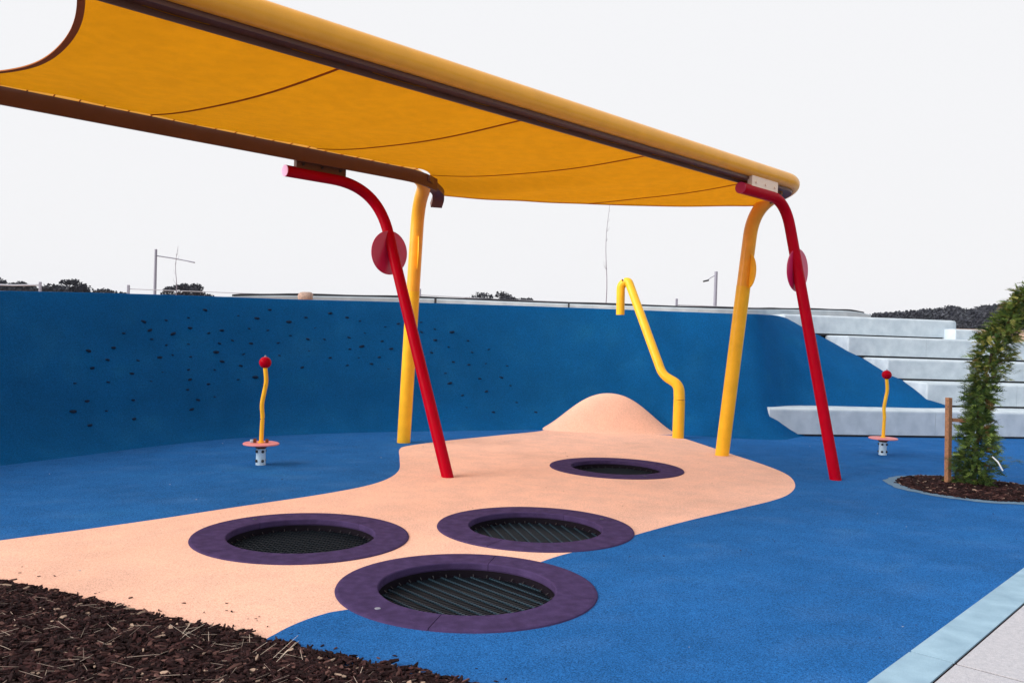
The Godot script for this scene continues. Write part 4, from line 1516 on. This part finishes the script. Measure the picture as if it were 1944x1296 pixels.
func build_far() -> void:
	var kinds := []
	for k in 4:
		kinds.append(crown_mesh(100 + k, 6.0 + k * 0.6, 5.0 + 0.4 * k, 9 + k, 1500, 0.22, 1.0))
	# woods that read as one mass: left and right
	var r := RandomNumberGenerator.new()
	r.seed = 99
	var lists := [[[], [], [], []], [[], [], [], []]]
	for i in 90:
		var x := r.randf_range(-95.0, -44.0)
		var z := -110.0 + r.randf_range(-14.0, 14.0)
		# outline of the wood steps down towards the right
		var top := table([-95.0, -64.0, -58.0, -54.0, -50.0, -47.0, -44.0], [6.9, 6.2, 5.7, 6.0, 5.7, 5.8, 5.6], x)
		var k := r.randi() % 4
		var s := r.randf_range(0.45, 1.0) + (0.5 if r.randf() < 0.12 else 0.0)
		var hgt := (5.0 + 0.4 * k) * s
		lists[0][k].append(Transform3D(Basis(Vector3.UP, r.randf() * TAU).scaled(Vector3.ONE * s), Vector3(x, top - hgt * 0.92 + r.randf_range(-1.3, 0.25), z)))
	for i in 260:
		var x := r.randf_range(50.0, 112.0)
		var z := -150.0 + r.randf_range(-16.0, 22.0)
		var px := x / -z * 150.0
		var top := table([45.0, 60.0, 66.0, 71.0, 76.0, 81.0, 84.0, 88.0, 112.0], [6.8, 7.2, 7.4, 8.2, 8.8, 9.0, 10.0, 9.5, 10.5], px)
		var back := clampf((-z - 128.0) / 38.0, 0.0, 1.0)
		var k := r.randi() % 4
		var s := r.randf_range(0.8, 1.5)
		var hgt := (5.0 + 0.4 * k) * s
		var topy := lerpf(5.2, top + 1.1, back)
		lists[1][k].append(Transform3D(Basis(Vector3.UP, r.randf() * TAU).scaled(Vector3.ONE * s), Vector3(x, topy - hgt * 0.92 + r.randf_range(-0.7, 0.1), z)))
	for w in 2:
		var t := Node3D.new()
		t.name = numbered("woodland")
		add_child(t)
		t.set_meta("kind", "stuff")
		t.set_meta("label", ["dark far wood along the skyline above the left wall", "dark wooded hillside on the right beyond the concrete tiers"][w])
		t.set_meta("category", "woodland")
		for k in 4:
			var cols := []
			for i in lists[w][k].size():
				cols.append(Color(1, 1, 1) * r.randf_range(0.75, 1.25))
			scatter("crowns", kinds[k][0], M.bush_leaf, lists[w][k], cols, t)
			scatter("trunks", kinds[k][1], M.bark, lists[w][k], cols, t)
	# trees that stand apart
	var loners := [
		["loose-crowned far tree just right of the left street lamp", -38.6, 6.25, 0, 0.62], ["rounder far tree, right of the loose-crowned one by the lamp", -36.2, 5.95, 1, 0.55],
		["far tree at the left of the clump beyond the bank's middle", -4.4, 5.75, 2, 0.45], ["second far tree in the clump beyond the bank's middle", -2.4, 6.4, 3, 0.6], ["third far tree in the clump beyond the bank's middle", -0.3, 6.05, 0, 0.5], ["far tree at the right of the clump beyond the bank's middle", 1.6, 5.6, 1, 0.42]]
	for q in loners:
		var hgt: float = (5.0 + 0.4 * q[3]) * q[4]
		far_tree("gum_tree", q[0], "single trees on the skyline", kinds[q[3]], Vector3(q[1], q[2] - hgt * 0.92, -100.0), q[4], q[1] * 1.7)

# ------------------------------------------------------------------ small litter on the rubber
func build_litter() -> void:
	var t := Node3D.new()
	t.name = numbered("litter")
	add_child(t)
	t.set_meta("kind", "stuff")
	t.set_meta("label", "scattered bark bits and pale flecks on the rubber floor")
	t.set_meta("category", "litter")
	var meshes := chip_meshes()
	var xf := []
	var cols := []
	for i in 170:
		var x := rng.randf_range(-4.5, 6.5)
		var z := rng.randf_range(-12.8, -4.0)
		if z > mulch_edge(clampf(x, -8, 0.5)) - 0.02 and x < 0.5:
			continue
		if x > 1.63 + (z + 3.84) * -0.917:
			continue
		var skip := false
		for q in RINGS:
			if Vector2(x - q[0], z - q[1]).length() < 0.8:
				skip = true
		if skip:
			continue
		xf.append(Transform3D(Basis(Vector3.UP, rng.randf() * TAU).scaled_local(Vector3.ONE * rng.randf_range(0.2, 0.6)), Vector3(x, 0.004, z)))
		cols.append(Color(0.03, 0.02, 0.02) if rng.randf() < 0.8 else Color(0.35, 0.40, 0.46))
	scatter("bits", meshes[0], M.chip, xf, cols, t)
	# bark crumbs spilled along the edge of the mulch
	xf.clear()
	cols.clear()
	for i in 70:
		var x := rng.randf_range(-3.0, 0.1)
		var z := mulch_edge(x) - pow(rng.randf(), 2.2) * 0.28
		xf.append(Transform3D(Basis(Vector3.UP, rng.randf() * TAU).scaled_local(Vector3.ONE * rng.randf_range(0.25, 0.7)), Vector3(x, 0.004, z)))
		cols.append(chip_color())
	scatter("crumbs", meshes[1], M.chip, xf, cols, t)
